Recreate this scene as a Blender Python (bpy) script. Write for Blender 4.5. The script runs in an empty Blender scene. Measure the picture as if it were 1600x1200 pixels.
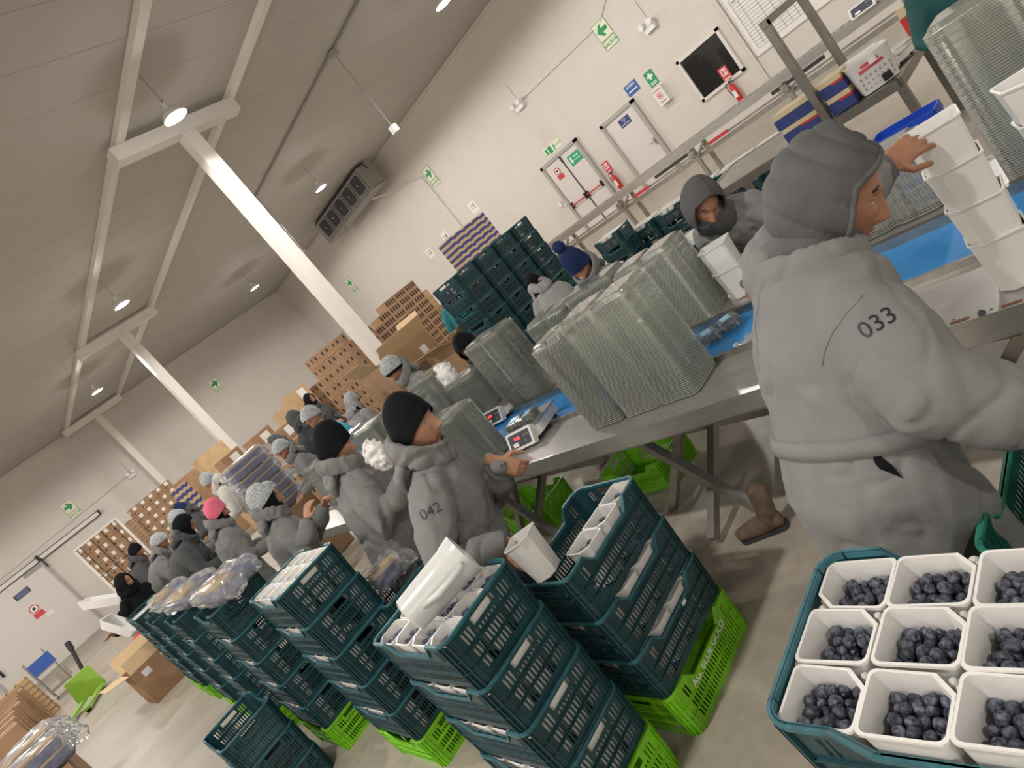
import bpy, bmesh, math, random
from mathutils import Vector, Matrix, noise
from mathutils.bvhtree import BVHTree
random.seed(7)
C = bpy.context.scene.collection
PI = math.pi
R = math.radians

# ------------------------------------------------------------------ camera
H_CAM, F_PX = 2.05, 1050.3
ROLL, PITCH, YAW = R(-39.803), R(-10.320), R(-37.501)
FW = Vector((math.cos(YAW)*math.cos(PITCH), math.sin(YAW)*math.cos(PITCH), math.sin(PITCH)))
_r0 = Vector((math.sin(YAW), -math.cos(YAW), 0)); _u0 = _r0.cross(FW)
RT = _r0*math.cos(ROLL) + _u0*math.sin(ROLL)
UP = -_r0*math.sin(ROLL) + _u0*math.cos(ROLL)
CAM = Vector((0, 0, H_CAM))
cd = bpy.data.cameras.new('camera'); cam = bpy.data.objects.new('camera', cd); C.objects.link(cam)
cd.sensor_width = 36; cd.lens = F_PX/1600*36; cd.clip_start = .05; cd.clip_end = 200
M = Matrix.Identity(4)
for i in range(3):
    M[i][0], M[i][1], M[i][2], M[i][3] = RT[i], UP[i], -FW[i], CAM[i]
cam.matrix_world = M
bpy.context.scene.camera = cam

def ray(px, py): return FW + RT*((px-800)/F_PX) - UP*((py-600)/F_PX)
def atd(px, py, d): return CAM + ray(px, py)*d                      # point at depth d
def atz(px, py, z):
    q = ray(px, py); return CAM + q*((z-H_CAM)/q.z)                   # point on the plane z
def aty(px, py, y):
    q = ray(px, py); return CAM + q*(y/q.y)
def atx(px, py, x):
    q = ray(px, py); return CAM + q*(x/q.x)

# ------------------------------------------------------------------ world, exposure
sc = bpy.context.scene
w = bpy.data.worlds.new('world'); sc.world = w; w.use_nodes = True
w.node_tree.nodes['Background'].inputs[0].default_value = (.9, .87, .82, 1)
w.node_tree.nodes['Background'].inputs[1].default_value = .15
sc.view_settings.view_transform = 'Standard'; sc.view_settings.look = 'None'
sc.view_settings.gamma = 1; sc.view_settings.use_curve_mapping = False
sc.view_settings.exposure = 0.47
sc.cycles.transparent_max_bounces = 24
sc.cycles.max_bounces = 8; sc.cycles.diffuse_bounces = 4
LAMP_W = 560
LAMP_XY = [(x, y) for y in (8.5, 1.1, -6.3, -13.7) for x in (-6.2, 2.3, 10.6, 19.0, 27.4)]  # outermost left row is unseen, added to brighten the end wall
LAMP_XY = [q for q in LAMP_XY if q not in ((2.3, -6.3), (-6.2, -6.3))]
LAMP_Z = 6.95

# ------------------------------------------------------------------ materials
MATS = {}
def mat(name, col, rough=.5, metal=0, spec=.5, var=0, vscale=8, bump=0, bscale=60, stretch=None, alpha=1, trans=0, emit=0, sss=0, coat=0, detail=4, col2=None, drape=0):
    if name in MATS: return MATS[name]
    m = bpy.data.materials.new(name); m.use_nodes = True; MATS[name] = m
    nt = m.node_tree; b = nt.nodes['Principled BSDF']
    b.inputs['Base Color'].default_value = (*col, 1); b.inputs['Roughness'].default_value = rough
    b.inputs['Metallic'].default_value = metal; b.inputs['Specular IOR Level'].default_value = spec
    b.inputs['Alpha'].default_value = alpha; b.inputs['Transmission Weight'].default_value = trans
    if coat: b.inputs['Coat Weight'].default_value = coat
    if sss:
        b.inputs['Subsurface Weight'].default_value = sss; b.inputs['Subsurface Radius'].default_value = (.02, .015, .012)
    if emit:
        b.inputs['Emission Color'].default_value = (*col, 1); b.inputs['Emission Strength'].default_value = emit
    if var or bump or col2 or drape:
        tc = nt.nodes.new('ShaderNodeTexCoord'); mp = nt.nodes.new('ShaderNodeMapping')
        nt.links.new(tc.outputs['Object'], mp.inputs[0])
        if stretch: mp.inputs['Scale'].default_value = stretch
        if var or col2:
            n = nt.nodes.new('ShaderNodeTexNoise'); n.inputs['Scale'].default_value = vscale; n.inputs['Detail'].default_value = detail
            nt.links.new(mp.outputs[0], n.inputs['Vector'])
            r = nt.nodes.new('ShaderNodeValToRGB'); nt.links.new(n.outputs['Fac'], r.inputs[0])
            c0 = [max(0, x*(1-var)) for x in col]; c1 = [min(1, x*(1+var)) for x in col] if not col2 else col2
            r.color_ramp.elements[0].position = .35; r.color_ramp.elements[0].color = (*c0, 1)
            r.color_ramp.elements[1].position = .68; r.color_ramp.elements[1].color = (*c1, 1)
            nt.links.new(r.outputs[0], b.inputs['Base Color'])
        if bump:
            n2 = nt.nodes.new('ShaderNodeTexNoise'); n2.inputs['Scale'].default_value = bscale; n2.inputs['Detail'].default_value = detail
            nt.links.new(mp.outputs[0], n2.inputs['Vector'])
            bp = nt.nodes.new('ShaderNodeBump'); bp.inputs['Strength'].default_value = bump; bp.inputs['Distance'].default_value = .01
            nt.links.new(n2.outputs['Fac'], bp.inputs['Height']); nt.links.new(bp.outputs[0], b.inputs['Normal'])
            if drape:                                   # soft long creases of hanging cloth
                m3 = nt.nodes.new('ShaderNodeMapping'); nt.links.new(tc.outputs['Object'], m3.inputs[0]); m3.inputs['Scale'].default_value = (1, 1, .5)
                n3 = nt.nodes.new('ShaderNodeTexNoise'); n3.inputs['Scale'].default_value = 7; n3.inputs['Detail'].default_value = 1.5; n3.inputs['Distortion'].default_value = .8
                nt.links.new(m3.outputs[0], n3.inputs['Vector'])
                bq = nt.nodes.new('ShaderNodeBump'); bq.inputs['Strength'].default_value = drape; bq.inputs['Distance'].default_value = .05
                nt.links.new(n3.outputs['Fac'], bq.inputs['Height']); nt.links.new(bq.outputs[0], bp.inputs['Normal'])
    return m

def clearmat(name, col, opac, rough=.08, gloss=.35):
    """thin clear plastic: part see-through, part milky, part glossy"""
    m = bpy.data.materials.new(name); m.use_nodes = True; MATS[name] = m
    nt = m.node_tree; nt.nodes.remove(nt.nodes['Principled BSDF']); o = nt.nodes['Material Output']
    tr = nt.nodes.new('ShaderNodeBsdfTransparent'); tr.inputs[0].default_value = (.97, .985, .97, 1)
    df = nt.nodes.new('ShaderNodeBsdfDiffuse'); df.inputs[0].default_value = (*col, 1)
    tl = nt.nodes.new('ShaderNodeBsdfTranslucent'); tl.inputs[0].default_value = (*col, 1)
    gl = nt.nodes.new('ShaderNodeBsdfGlossy'); gl.inputs[0].default_value = (1, 1, 1, 1); gl.inputs[1].default_value = rough
    a = nt.nodes.new('ShaderNodeMixShader'); a.inputs[0].default_value = .5
    nt.links.new(df.outputs[0], a.inputs[1]); nt.links.new(tl.outputs[0], a.inputs[2])
    b = nt.nodes.new('ShaderNodeMixShader'); b.inputs[0].default_value = opac
    nt.links.new(tr.outputs[0], b.inputs[1]); nt.links.new(a.outputs[0], b.inputs[2])
    fr = nt.nodes.new('ShaderNodeLayerWeight'); fr.inputs[0].default_value = gloss
    c = nt.nodes.new('ShaderNodeMixShader')
    nt.links.new(fr.outputs['Fresnel'], c.inputs[0]); nt.links.new(b.outputs[0], c.inputs[1]); nt.links.new(gl.outputs[0], c.inputs[2])
    nt.links.new(c.outputs[0], o.inputs[0])
    return m

m_wall = mat('wall_paint', (.66, .62, .58), .55, var=.02, vscale=1.5)
m_ceil = mat('ceiling_panel', (.46, .442, .418), .75, var=.02, vscale=1)
m_white = mat('white_steel', (.72, .69, .65), .4)
m_whitepl = mat('white_plastic', (.78, .77, .76), .35)
m_steel = mat('brushed_steel', (.56, .55, .535), .30, metal=.75, bump=.08, bscale=40, stretch=(2, 60, 60), var=.12, vscale=6)
m_steel2 = mat('worn_steel', (.42, .40, .37), .38, metal=1, var=.2, vscale=10, bump=.05)
m_galv = mat('grey_steel_frame', (.36, .34, .31), .45, metal=.7, var=.1, vscale=12)
m_belt = mat('blue_belt', (.03, .25, .62), .45, var=.05, vscale=20)
m_teal = mat('teal_crate', (.013, .055, .068), .38, var=.18, vscale=14, bump=.05, bscale=90)
m_teal2 = mat('green_teal_crate', (.008, .075, .06), .38, var=.18, vscale=14)
m_teal_rim = mat('teal_worn_lit_rim', (.03, .135, .17), .4, var=.25, vscale=30)  # worn rim, also painted paler for the light its lip catches
m_lime = mat('lime_crate', (.20, .56, .015), .4, var=.12, vscale=14)
m_pot = mat('white_pot', (.80, .79, .77), .35, sss=.25)
m_potclear = mat('milky_pot', (.78, .80, .79), .25, alpha=.82, sss=.1)
m_clam = clearmat('clear_clamshell', (.80, .84, .77), .24, .12, .38)
m_clamrim = clearmat('clear_clamshell_rim', (.92, .95, .90), .52, .10, .5)
m_film = clearmat('plastic_film', (.97, .96, .95), .20, .2, .18)
m_card = mat('cardboard', (.36, .22, .125), .75, var=.10, vscale=4)
m_card2 = mat('pale_cardboard', (.55, .38, .21), .75, var=.1, vscale=5)
m_cardin = mat('cardboard_inside', (.66, .48, .28), .75)
m_navy = mat('navy_print', (.03, .05, .20), .5)
m_blueprint = mat('blue_print', (.03, .10, .42), .5)
m_red = mat('red_print', (.60, .035, .03), .45)
m_redp = mat('red_sign', (.62, .05, .07), .45)
m_green = mat('green_sign', (.015, .30, .12), .5)
m_cream = mat('cream_sign', (.78, .80, .62), .5)
m_black = mat('black_rubber', (.012, .012, .013), .55)
m_dark = mat('dark_grey', (.04, .042, .045), .5)
m_gray = mat('grey_plastic', (.32, .32, .31), .45)
m_paper = mat('white_paper', (.82, .81, .79), .6)
m_led = mat('red_digits', (1, .05, .03), .4, emit=2)
m_lamp = mat('lamp_glow', (1, .93, .80), .4, emit=40)
m_yellow = mat('yellow_tape', (.62, .42, .06), .6)
m_jacket = mat('grey_jacket', (.215, .217, .216), .8, spec=.12, var=.06, vscale=6, bump=.15, bscale=220, drape=.22)
m_jacket2 = mat('mid_grey_jacket', (.22, .222, .22), .8, spec=.12, var=.08, vscale=6, bump=.15, bscale=220, drape=.22)
m_jacketd = mat('dark_grey_jacket', (.085, .09, .095), .8, spec=.12, var=.1, vscale=6, bump=.15, bscale=220, drape=.22)
m_quilt = mat('quilted_grey', (.095, .097, .097), .7, spec=.25, var=.08, vscale=9, bump=.1, bscale=120)
m_blackcloth = mat('black_cloth', (.008, .009, .011), .85, spec=.12, bump=.25, bscale=300)
m_navycloth = mat('navy_knit', (.02, .035, .11), .9, spec=.12, bump=.5, bscale=140)
m_greyknit = mat('grey_knit', (.10, .10, .105), .9, spec=.12, bump=.3, bscale=250)
m_pink = mat('pink_knit', (.78, .16, .25), .85, bump=.2, bscale=200)
m_tealcloth = mat('teal_cloth', (.012, .16, .19), .75, var=.1, vscale=8)
m_cyan = mat('cyan_vest', (.04, .38, .58), .6, var=.12, vscale=10)
m_net = mat('hairnet', (.40, .43, .45), .8, var=.35, vscale=55, bump=.4, bscale=90)
m_jeans = mat('dark_trousers', (.035, .045, .06), .8)
m_skin = mat('skin', (.36, .175, .105), .5, sss=.12, var=.10, vscale=25)
m_skin2 = mat('skin_light', (.47, .25, .16), .5, sss=.12, var=.10, vscale=25)
m_lips = mat('lips', (.28, .10, .075), .45)
m_eyew = mat('eye_white', (.70, .68, .64), .25)
m_iris = mat('dark_iris', (.02, .012, .008), .15)
m_hair = mat('black_hair', (.012, .010, .009), .5)
m_shoe = mat('dusty_boot', (.16, .11, .08), .8, var=.3, vscale=20)
m_berry = mat('blueberry_skin', (.030, .034, .055), .5, col2=(.16, .185, .27), vscale=60, detail=5)
m_berry2 = mat('bloomed_blueberry', (.016, .018, .028), .45, col2=(.15, .17, .23), vscale=1.7, detail=6, bump=.25, bscale=5)
_n = m_berry2.node_tree; _oi = _n.nodes.new('ShaderNodeObjectInfo'); _hs = _n.nodes.new('ShaderNodeHueSaturation'); _b = _n.nodes['Principled BSDF']
_mr = _n.nodes.new('ShaderNodeMapRange'); _mr.inputs[3].default_value = .55; _mr.inputs[4].default_value = 1.25; _n.links.new(_oi.outputs['Random'], _mr.inputs[0]); _n.links.new(_mr.outputs[0], _hs.inputs['Value'])
_l = _b.inputs['Base Color'].links[0]; _n.links.new(_l.from_socket, _hs.inputs['Color']); _n.links.new(_hs.outputs[0], _b.inputs['Base Color'])
m_wood = mat('pallet_wood', (.45, .30, .16), .75, var=.2, vscale=9, stretch=(1, 8, 8))

# floor: worn polished concrete with dull stains
mf = bpy.data.materials.new('concrete_floor'); mf.use_nodes = True; nt = mf.node_tree; b = nt.nodes['Principled BSDF']
tc = nt.nodes.new('ShaderNodeTexCoord')
n1 = nt.nodes.new('ShaderNodeTexNoise'); n1.inputs['Scale'].default_value = .9; n1.inputs['Detail'].default_value = 8
n2 = nt.nodes.new('ShaderNodeTexNoise'); n2.inputs['Scale'].default_value = 14; n2.inputs['Detail'].default_value = 6
nt.links.new(tc.outputs['Object'], n1.inputs[0]); nt.links.new(tc.outputs['Object'], n2.inputs[0])
mx = nt.nodes.new('ShaderNodeMix'); mx.inputs[0].default_value = .4
nt.links.new(n1.outputs[0], mx.inputs[2]); nt.links.new(n2.outputs[0], mx.inputs[3])
cr = nt.nodes.new('ShaderNodeValToRGB'); nt.links.new(mx.outputs[0], cr.inputs[0])
cr.color_ramp.elements[0].position = .36; cr.color_ramp.elements[0].color = (.33, .29, .235, 1)
cr.color_ramp.elements[1].position = .62; cr.color_ramp.elements[1].color = (.45, .405, .34, 1)
nt.links.new(cr.outputs[0], b.inputs['Base Color']); b.inputs['Roughness'].default_value = .42
m_floor = mf

# ------------------------------------------------------------------ mesh helpers
def rotz(a): return Matrix.Rotation(a, 3, 'Z')
class MB:
    def __init__(s): s.v = []; s.f = []; s.m = []
    def add(s, vs, fs, mi=0):
        o = len(s.v); s.v += [tuple(x) for x in vs]; s.f += [tuple(i+o for i in f) for f in fs]; s.m += [mi]*len(fs)
        return s
    def box(s, c, d, rot=None, mi=0):
        hx, hy, hz = d[0]/2, d[1]/2, d[2]/2
        vs = [Vector((x, y, z)) for x in (-hx, hx) for y in (-hy, hy) for z in (-hz, hz)]
        if rot is not None: vs = [rot @ v for v in vs]
        c = Vector(c)
        return s.add([v+c for v in vs], [(0, 1, 3, 2), (4, 6, 7, 5), (0, 4, 5, 1), (2, 3, 7, 6), (0, 2, 6, 4), (1, 5, 7, 3)], mi)
    def bar(s, a, b, wd, hd=None, mi=0, up=Vector((0, 0, 1))):
        a, b = Vector(a), Vector(b); t = (b-a); L = t.length; t = t/L
        if abs(t.dot(up)) > .98: up = Vector((1, 0, 0))
        x = t.cross(up).normalized(); y = x.cross(t)
        m = Matrix((t, x, y)).transposed()
        return s.box((a+b)/2, (L, wd, hd or wd), m, mi)
    def ring(s, pts_list, closed=True, cap0=False, cap1=False, mi=0):
        n = len(pts_list[0]); o = []; vs = []
        for p in pts_list: vs += p
        fs = []
        for k in range(len(pts_list)-1):
            for i in range(n if closed else n-1):
                j = (i+1) % n
                fs.append((k*n+i, k*n+j, (k+1)*n+j, (k+1)*n+i))
        if cap0: fs.append(tuple(range(n-1, -1, -1)))
        if cap1: fs.append(tuple(range((len(pts_list)-1)*n, len(pts_list)*n)))
        return s.add(vs, fs, mi)
    def cyl(s, a, b, r, r2=None, n=12, mi=0, caps=True):
        a, b = Vector(a), Vector(b); t = (b-a).normalized(); r2 = r if r2 is None else r2
        u = t.orthogonal().normalized(); v = t.cross(u)
        rr = [[p+(u*math.cos(2*PI*i/n)+v*math.sin(2*PI*i/n))*q for i in range(n)] for p, q in ((a, r), (b, r2))]
        return s.ring(rr, True, caps, caps, mi)
    def tube(s, pts, r, n=8, mi=0):
        pts = [Vector(p) for p in pts]; rings = []; u = None
        for k, p in enumerate(pts):
            t = (pts[min(k+1, len(pts)-1)]-pts[max(k-1, 0)]).normalized()
            u = (u - t*u.dot(t)).normalized() if u is not None and (u - t*u.dot(t)).length > .01 else t.orthogonal().normalized()
            v = t.cross(u); rad = r[k] if isinstance(r, (list, tuple)) else r
            rings.append([p+(u*math.cos(2*PI*i/n)+v*math.sin(2*PI*i/n))*rad for i in range(n)])
        return s.ring(rings, True, True, True, mi)
    def lathe(s, prof, c=(0, 0, 0), n=20, mi=0, cap0=False, cap1=False):
        c = Vector(c)
        return s.ring([[c+Vector((r*math.cos(2*PI*i/n), r*math.sin(2*PI*i/n), z)) for i in range(n)] for r, z in prof], True, cap0, cap1, mi)
    def ball(s, c, r, n=12, k=8, mi=0, rot=None):
        c = Vector(c); r = (r, r, r) if not isinstance(r, (list, tuple)) else r
        rings = []
        for j in range(1, k):
            e = -PI/2+PI*j/k; q = []
            for i in range(n):
                v = Vector((r[0]*math.cos(e)*math.cos(2*PI*i/n), r[1]*math.cos(e)*math.sin(2*PI*i/n), r[2]*math.sin(e)))
                q.append(c+(rot @ v if rot is not None else v))
            rings.append(q)
        return s.ring(rings, True, True, True, mi)
    def loft(s, pts, radii, side, n=16, mi=0, round_ends=(.6, .6)):
        """closed tube with elliptical rings; radii = (along side, across) per point"""
        pts = [Vector(p) for p in pts]; side = Vector(side); rings = []
        radii = [(q, q) if not isinstance(q, (tuple, list)) else q for q in radii]
        def fr(t):
            a = side - t*side.dot(t)
            a = a.normalized() if a.length > .05 else t.orthogonal().normalized()
            return a, t.cross(a)
        def rg(p, t, ra, rb):
            a, b = fr(t); return [p+a*(ra*math.cos(2*PI*i/n))+b*(rb*math.sin(2*PI*i/n)) for i in range(n)]
        T = [(pts[min(k+1, len(pts)-1)]-pts[max(k-1, 0)]).normalized() for k in range(len(pts))]
        ra, rb = radii[0]; e = round_ends[0]*min(ra, rb)
        for f in (.25, .6, .87): rings.append(rg(pts[0]-T[0]*e*math.sqrt(1-f*f), T[0], ra*f, rb*f))
        for p, t, q in zip(pts, T, radii): rings.append(rg(p, t, *q))
        ra, rb = radii[-1]; e = round_ends[1]*min(ra, rb)
        for f in (.87, .6, .25): rings.append(rg(pts[-1]+T[-1]*e*math.sqrt(1-f*f), T[-1], ra*f, rb*f))
        return s.ring(rings, True, True, True, mi)
    def prism(s, outline, z0, z1, mi=0):
        n = len(outline)
        return s.ring([[Vector((x, y, z)) for x, y in outline] for z in (z0, z1)], True, True, True, mi)
    def quad(s, a, b, c, d, mi=0): return s.add([a, b, c, d], [(0, 1, 2, 3)], mi)
    def xf(s, m):
        s.v = [tuple(m @ Vector(v)) for v in s.v]; return s
    def mesh(s, name):
        me = bpy.data.meshes.new(name); me.from_pydata(s.v, [], s.f); me.polygons.foreach_set('material_index', s.m)
        bm = bmesh.new(); bm.from_mesh(me); bmesh.ops.recalc_face_normals(bm, faces=bm.faces); bm.to_mesh(me); bm.free()
        return me
    def build(s, name, mats, parent=None, smooth=False, loc=None, auto=None):
        return obj(name, s.mesh(name), mats, parent, smooth, loc, auto)

def obj(name, me, mats, parent=None, smooth=False, loc=None, auto=None):
    if mats is not None and not me.materials:
        for m in (mats if isinstance(mats, (list, tuple)) else [mats]): me.materials.append(m)
    if smooth: me.polygons.foreach_set('use_smooth', [True]*len(me.polygons))
    if auto:
        me.polygons.foreach_set('use_smooth', [True]*len(me.polygons)); me.set_sharp_from_angle(angle=R(auto))
    o = bpy.data.objects.new(name, me); C.objects.link(o)
    if parent is not None: o.parent = parent
    if loc is not None: o.location = loc
    return o
def tag(o, label, cat, group=None, kind=None):
    o['label'] = label; o['category'] = cat
    if group: o['group'] = group
    if kind: o['kind'] = kind
    return o
def thing(name, label, cat, loc=(0, 0, 0), rz=0, group=None, kind=None):
    o = bpy.data.objects.new(name, None); C.objects.link(o); o.empty_display_size = .05
    o.location = loc; o.rotation_euler = (0, 0, rz)
    return tag(o, label, cat, group, kind)
def dup(root, loc, rz=None, label=None, group=None, rot=None):
    r = root.copy(); C.objects.link(r); r.location = loc
    if rz is not None: r.rotation_euler = (0, 0, rz)
    if rot is not None: r.rotation_euler = rot
    if label: r['label'] = label
    if group: r['group'] = group
    for ch in list(root.children):
        c = ch.copy(); C.objects.link(c); c.parent = r
        for g in list(ch.children):
            d = g.copy(); C.objects.link(d); d.parent = c
    return r
def struct(name, mb, m, label=None, cat='structure', auto=None):
    o = mb.build(name, m, auto=auto); o['kind'] = 'structure'
    if label: o['label'] = label
    o['category'] = cat
    return o
def rrect(a, b, r, n=4):
    """rounded rectangle outline, half sizes a, b"""
    out = []
    for cx, cy, s0 in ((a-r, b-r, 0), (-a+r, b-r, PI/2), (-a+r, -b+r, PI), (a-r, -b+r, 1.5*PI)):
        for i in range(n+1):
            t = s0+PI/2*i/n; out.append((cx+r*math.cos(t), cy+r*math.sin(t)))
    return out
def text_mesh(body, size, extrude=.0, align='CENTER', bold=False):
    cu = bpy.data.curves.new('t', 'FONT'); cu.body = body; cu.size = size; cu.extrude = extrude
    cu.align_x = align; cu.align_y = 'CENTER'; cu.resolution_u = 3
    if bold: cu.offset = size*.022
    o = bpy.data.objects.new('t', cu); C.objects.link(o)
    dg = bpy.context.evaluated_depsgraph_get(); dg.update()
    me = bpy.data.meshes.new_from_object(o.evaluated_get(dg))
    bpy.data.objects.remove(o); bpy.data.curves.remove(cu)
    for mm in list(me.materials): pass
    me.materials.clear()
    return me
def frame(x, y, o):
    """matrix whose local x and y run along the given world vectors"""
    x = Vector(x).normalized(); y = Vector(y); y = (y-x*y.dot(x)).normalized(); z = x.cross(y)
    m = Matrix.Identity(4)
    for i in range(3): m[i][0], m[i][1], m[i][2], m[i][3] = x[i], y[i], z[i], o[i]
    return m
def text_part(body, size, name, m, parent, mtx, bold=False):
    me = text_mesh(body, size, .0008, bold=bold); me.transform(mtx)
    return obj(name, me, m, parent)
# ------------------------------------------------------------------ room shell
XE, YR, ZC = 36.5, -19.3, 7.76
XB, YL = -10.0, 11.0
struct('floor', MB().box(((XE+XB)/2, (YR+YL)/2, -.1), (XE-XB+.6, YL-YR+.6, .2)), m_floor, 'worn grey concrete floor of the packing hall', 'floor')
struct('ceiling', MB().box(((XE+XB)/2, (YR+YL)/2, ZC+.1), (XE-XB+.6, YL-YR+.6, .2)), m_ceil, 'flat pale panel ceiling over the packing hall', 'ceiling')
struct('wall_right', MB().box(((XE+XB)/2, YR-.1, ZC/2), (XE-XB, .2, ZC)), m_wall, 'white panel wall with the two doors and the window', 'wall')
struct('wall_back', MB().box((XE+.1, (YR+YL)/2, ZC/2), (.2, YL-YR, ZC)), m_wall, 'white panel end wall with the sliding door', 'wall')
struct('wall_left', MB().box(((XE+XB)/2, YL+.1, ZC/2), (XE-XB, .2, ZC)), m_wall, 'white panel wall opposite the doors', 'wall')
struct('wall_front', MB().box((XB-.1, (YR+YL)/2, ZC/2), (.2, YL-YR, ZC)), m_wall, 'white panel wall behind the viewer', 'wall')
# ceiling beams and columns
for k, (y0, y1) in enumerate(((-5.96, -6.15), (-8.55, -8.72))):
    struct('trim_%d' % (k+1), MB().box(((35.2+XB)/2, (y0+y1)/2, ZC-.06), (35.2-XB, abs(y1-y0), .12)), m_white,
           ('white ceiling beam nearer the crate rows' if k == 0 else 'white ceiling beam nearer the doors'), 'beam')
mb = MB()
for x in [XB+1.15*i for i in range(41)]: mb.box((x, (YR+YL)/2, ZC-.002), (.012, YL-YR, .004))
struct('trim_3', mb, m_ceil, 'fine joints of the ceiling panels', 'joint')
struct('trim_4', MB().box((11.2, YR+.05, 7.7), (50, .1, .1)), m_wall, 'cove along the top of the door wall', 'cove')
struct('trim_5', MB().box((XE-.05, -4, 7.7), (.1, 30, .1)), m_wall, 'cove along the top of the end wall', 'cove')
for k, x in enumerate((12.4, 23.9, 35.0)):
    t = thing('steel_column', ['nearest white steel column with a crossbeam cap, brightly lit by a lamp', 'middle white steel column with a crossbeam cap', 'farthest white steel column near the end wall'][k], 'column', (x, -7.3, 0))
    t['kind'] = 'structure'
    MB().box((0, 0, 3.68), (.30, .30, 7.36)).box((0, 0, 6.35), (.306, .306, .012)).build('shaft', m_white, t)
    MB().box((0, .1, 7.5), (.3, 2.8, .27)).build('crossbeam', m_white, t)
    MB().box((0, 0, .01), (.5, .5, .02)).build('base_plate', m_white, t)
    if k == 0: MB().box((-.16, .0, 1.75), (.02, .16, .18)).build('sensor', m_dark, t)
    if k == 1: MB().box((0, 0, 2.32), (.34, .34, .1)).build('collar', m_white, t)

# ------------------------------------------------------------------ lamps (each carries its own light)
def make_lamp():
    t = thing('high_bay_lamp', 'lamp', 'lamp', (0, 0, 0), group='high bay ceiling lamps')
    MB().lathe([(.02, .26), (.05, .25), (.06, .12), (.16, .09), (.21, .02), (.22, -.03), (.19, -.03)], n=24, cap0=True).build('housing', m_whitepl, t, auto=40)
    MB().lathe([(.001, -.028), (.19, -.028)], n=24).build('diffuser', m_lamp, t)
    MB().tube([(0, 0, .25), (0, 0, ZC-LAMP_Z)], .008).build('cord', m_gray, t)
    MB().tube([(math.cos(a)*.03, 0, .29+math.sin(a)*.03) for a in [i*PI/6 for i in range(13)]], .006).build('hook', m_galv, t)
    ld = bpy.data.lights.new('lamp_light', 'SPOT'); ld.energy = LAMP_W; ld.shadow_soft_size = .16; ld.color = (1, .955, .895)
    ld.spot_size = R(179); ld.spot_blend = .22
    lo = bpy.data.objects.new('lamp_light', ld); C.objects.link(lo); lo.parent = t; lo.location = (0, 0, -.06)
    l2 = bpy.data.lights.new('lamp_spill', 'POINT'); l2.energy = LAMP_W*.06; l2.shadow_soft_size = .12; l2.color = (1, .955, .895)
    lo = bpy.data.objects.new('lamp_spill', l2); C.objects.link(lo); lo.parent = t; lo.location = (0, 0, -.16)
    return t
lamp_labels = {(10.6, -6.3): 'glowing high bay lamp right beside the nearest column cap', (19.0, -6.3): 'glowing high bay lamp just before the middle column cap', (27.4, -6.3): 'glowing high bay lamp inside the farthest beam bay',
               (10.6, -13.7): 'glowing high bay lamp at the top edge of the photo, nearest of the door-wall row', (19.0, -13.7): 'glowing high bay lamp beside the cooling unit', (27.4, -13.7): 'glowing high bay lamp near the far ceiling corner'}
lp = None
for x, y in LAMP_XY:
    lab = lamp_labels.get((x, y), 'glowing high bay lamp out of the photo, unseen, the outermost row added for light')
    loc = (x, y, LAMP_Z)
    if lp is None: lp = make_lamp(); lp.location = loc; lp['label'] = lab
    else: dup(lp, loc, label=lab)

# ------------------------------------------------------------------ right wall: doors, window, signs  (local: x to the right as seen, z up, y towards the wall)
def wall_r(x, z): return (x, YR, z)
def W(name, label, cat, x, z, group=None, kind=None):           # on the right wall; local +x = right in the photo, -y = into the room
    t = thing(name, label, cat, (x, YR, z), PI, group, kind); return t
def E(name, label, cat, y, z, group=None, kind=None):           # on the end wall
    return thing(name, label, cat, (XE, y, z), -PI/2, group, kind)
def panel(t, name, m, cx, cz, wx, wz, y=-.01, d=.01): return MB().box((cx, y, cz), (wx, d, wz)).build(name, m, t)
def tx(t, body, size, m, cx, cz, y, name='lettering', bold=False):
    return text_part(body, size, name, m, t, frame((1, 0, 0), (0, 0, 1), (cx, y, cz)), bold)

m_frame = mat('grey_door_frame', (.40, .385, .36), .45)
m_leaf = mat('white_door_leaf', (.68, .645, .62), .45)
d1 = W('door_1', 'white double emergency door with red push bars', 'door', 14.86, 0); d1['kind'] = 'structure'
for sx in (-.9, .9): panel(d1, 'frame', m_frame, sx, 1.45, .12, 2.9, -.06, .12)
panel(d1, 'frame', m_frame, 0, 2.86, 1.92, .12, -.06, .12)
for sx in (-1, 1):
    lf = panel(d1, 'leaf', m_leaf, sx*.42, 1.41, .82, 2.76, -.04, .05)
    bm_ = MB().tube([(sx*.42-.36, -.10, 1.20), (sx*.42-.36, -.17, 1.20), (sx*.42+.36, -.17, 1.20), (sx*.42+.36, -.10, 1.20)], .022).build('push_bar', m_red, lf)
    for q in (-.36, .36): MB().box((sx*.42+q, -.1, 1.2), (.07, .1, .22)).build('bar_bracket', m_black, lf)
MB().box((0, -.07, 1.42), (.05, .02, 2.76)).box((0, -.08, 2.68), (.07, .03, .25)).build('centre_seal', m_dark, d1)
d2 = W('door_2', 'white single door with a small blue sign', 'door', 12.15, 0); d2['kind'] = 'structure'
for sx in (-.68, .68): panel(d2, 'frame', m_frame, sx, 1.32, .12, 2.64, -.06, .12)
panel(d2, 'frame', m_frame, 0, 2.6, 1.48, .12, -.06, .12)
lf = panel(d2, 'leaf', m_leaf, 0, 1.27, 1.24, 2.52, -.03, .05)
MB().box((.55, -.07, 1.22), (.06, .03, .25)).tube([(.55, -.08, 1.24), (.55, -.14, 1.24), (.36, -.14, 1.24)], .014).build('door_handle', m_galv, lf)
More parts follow.
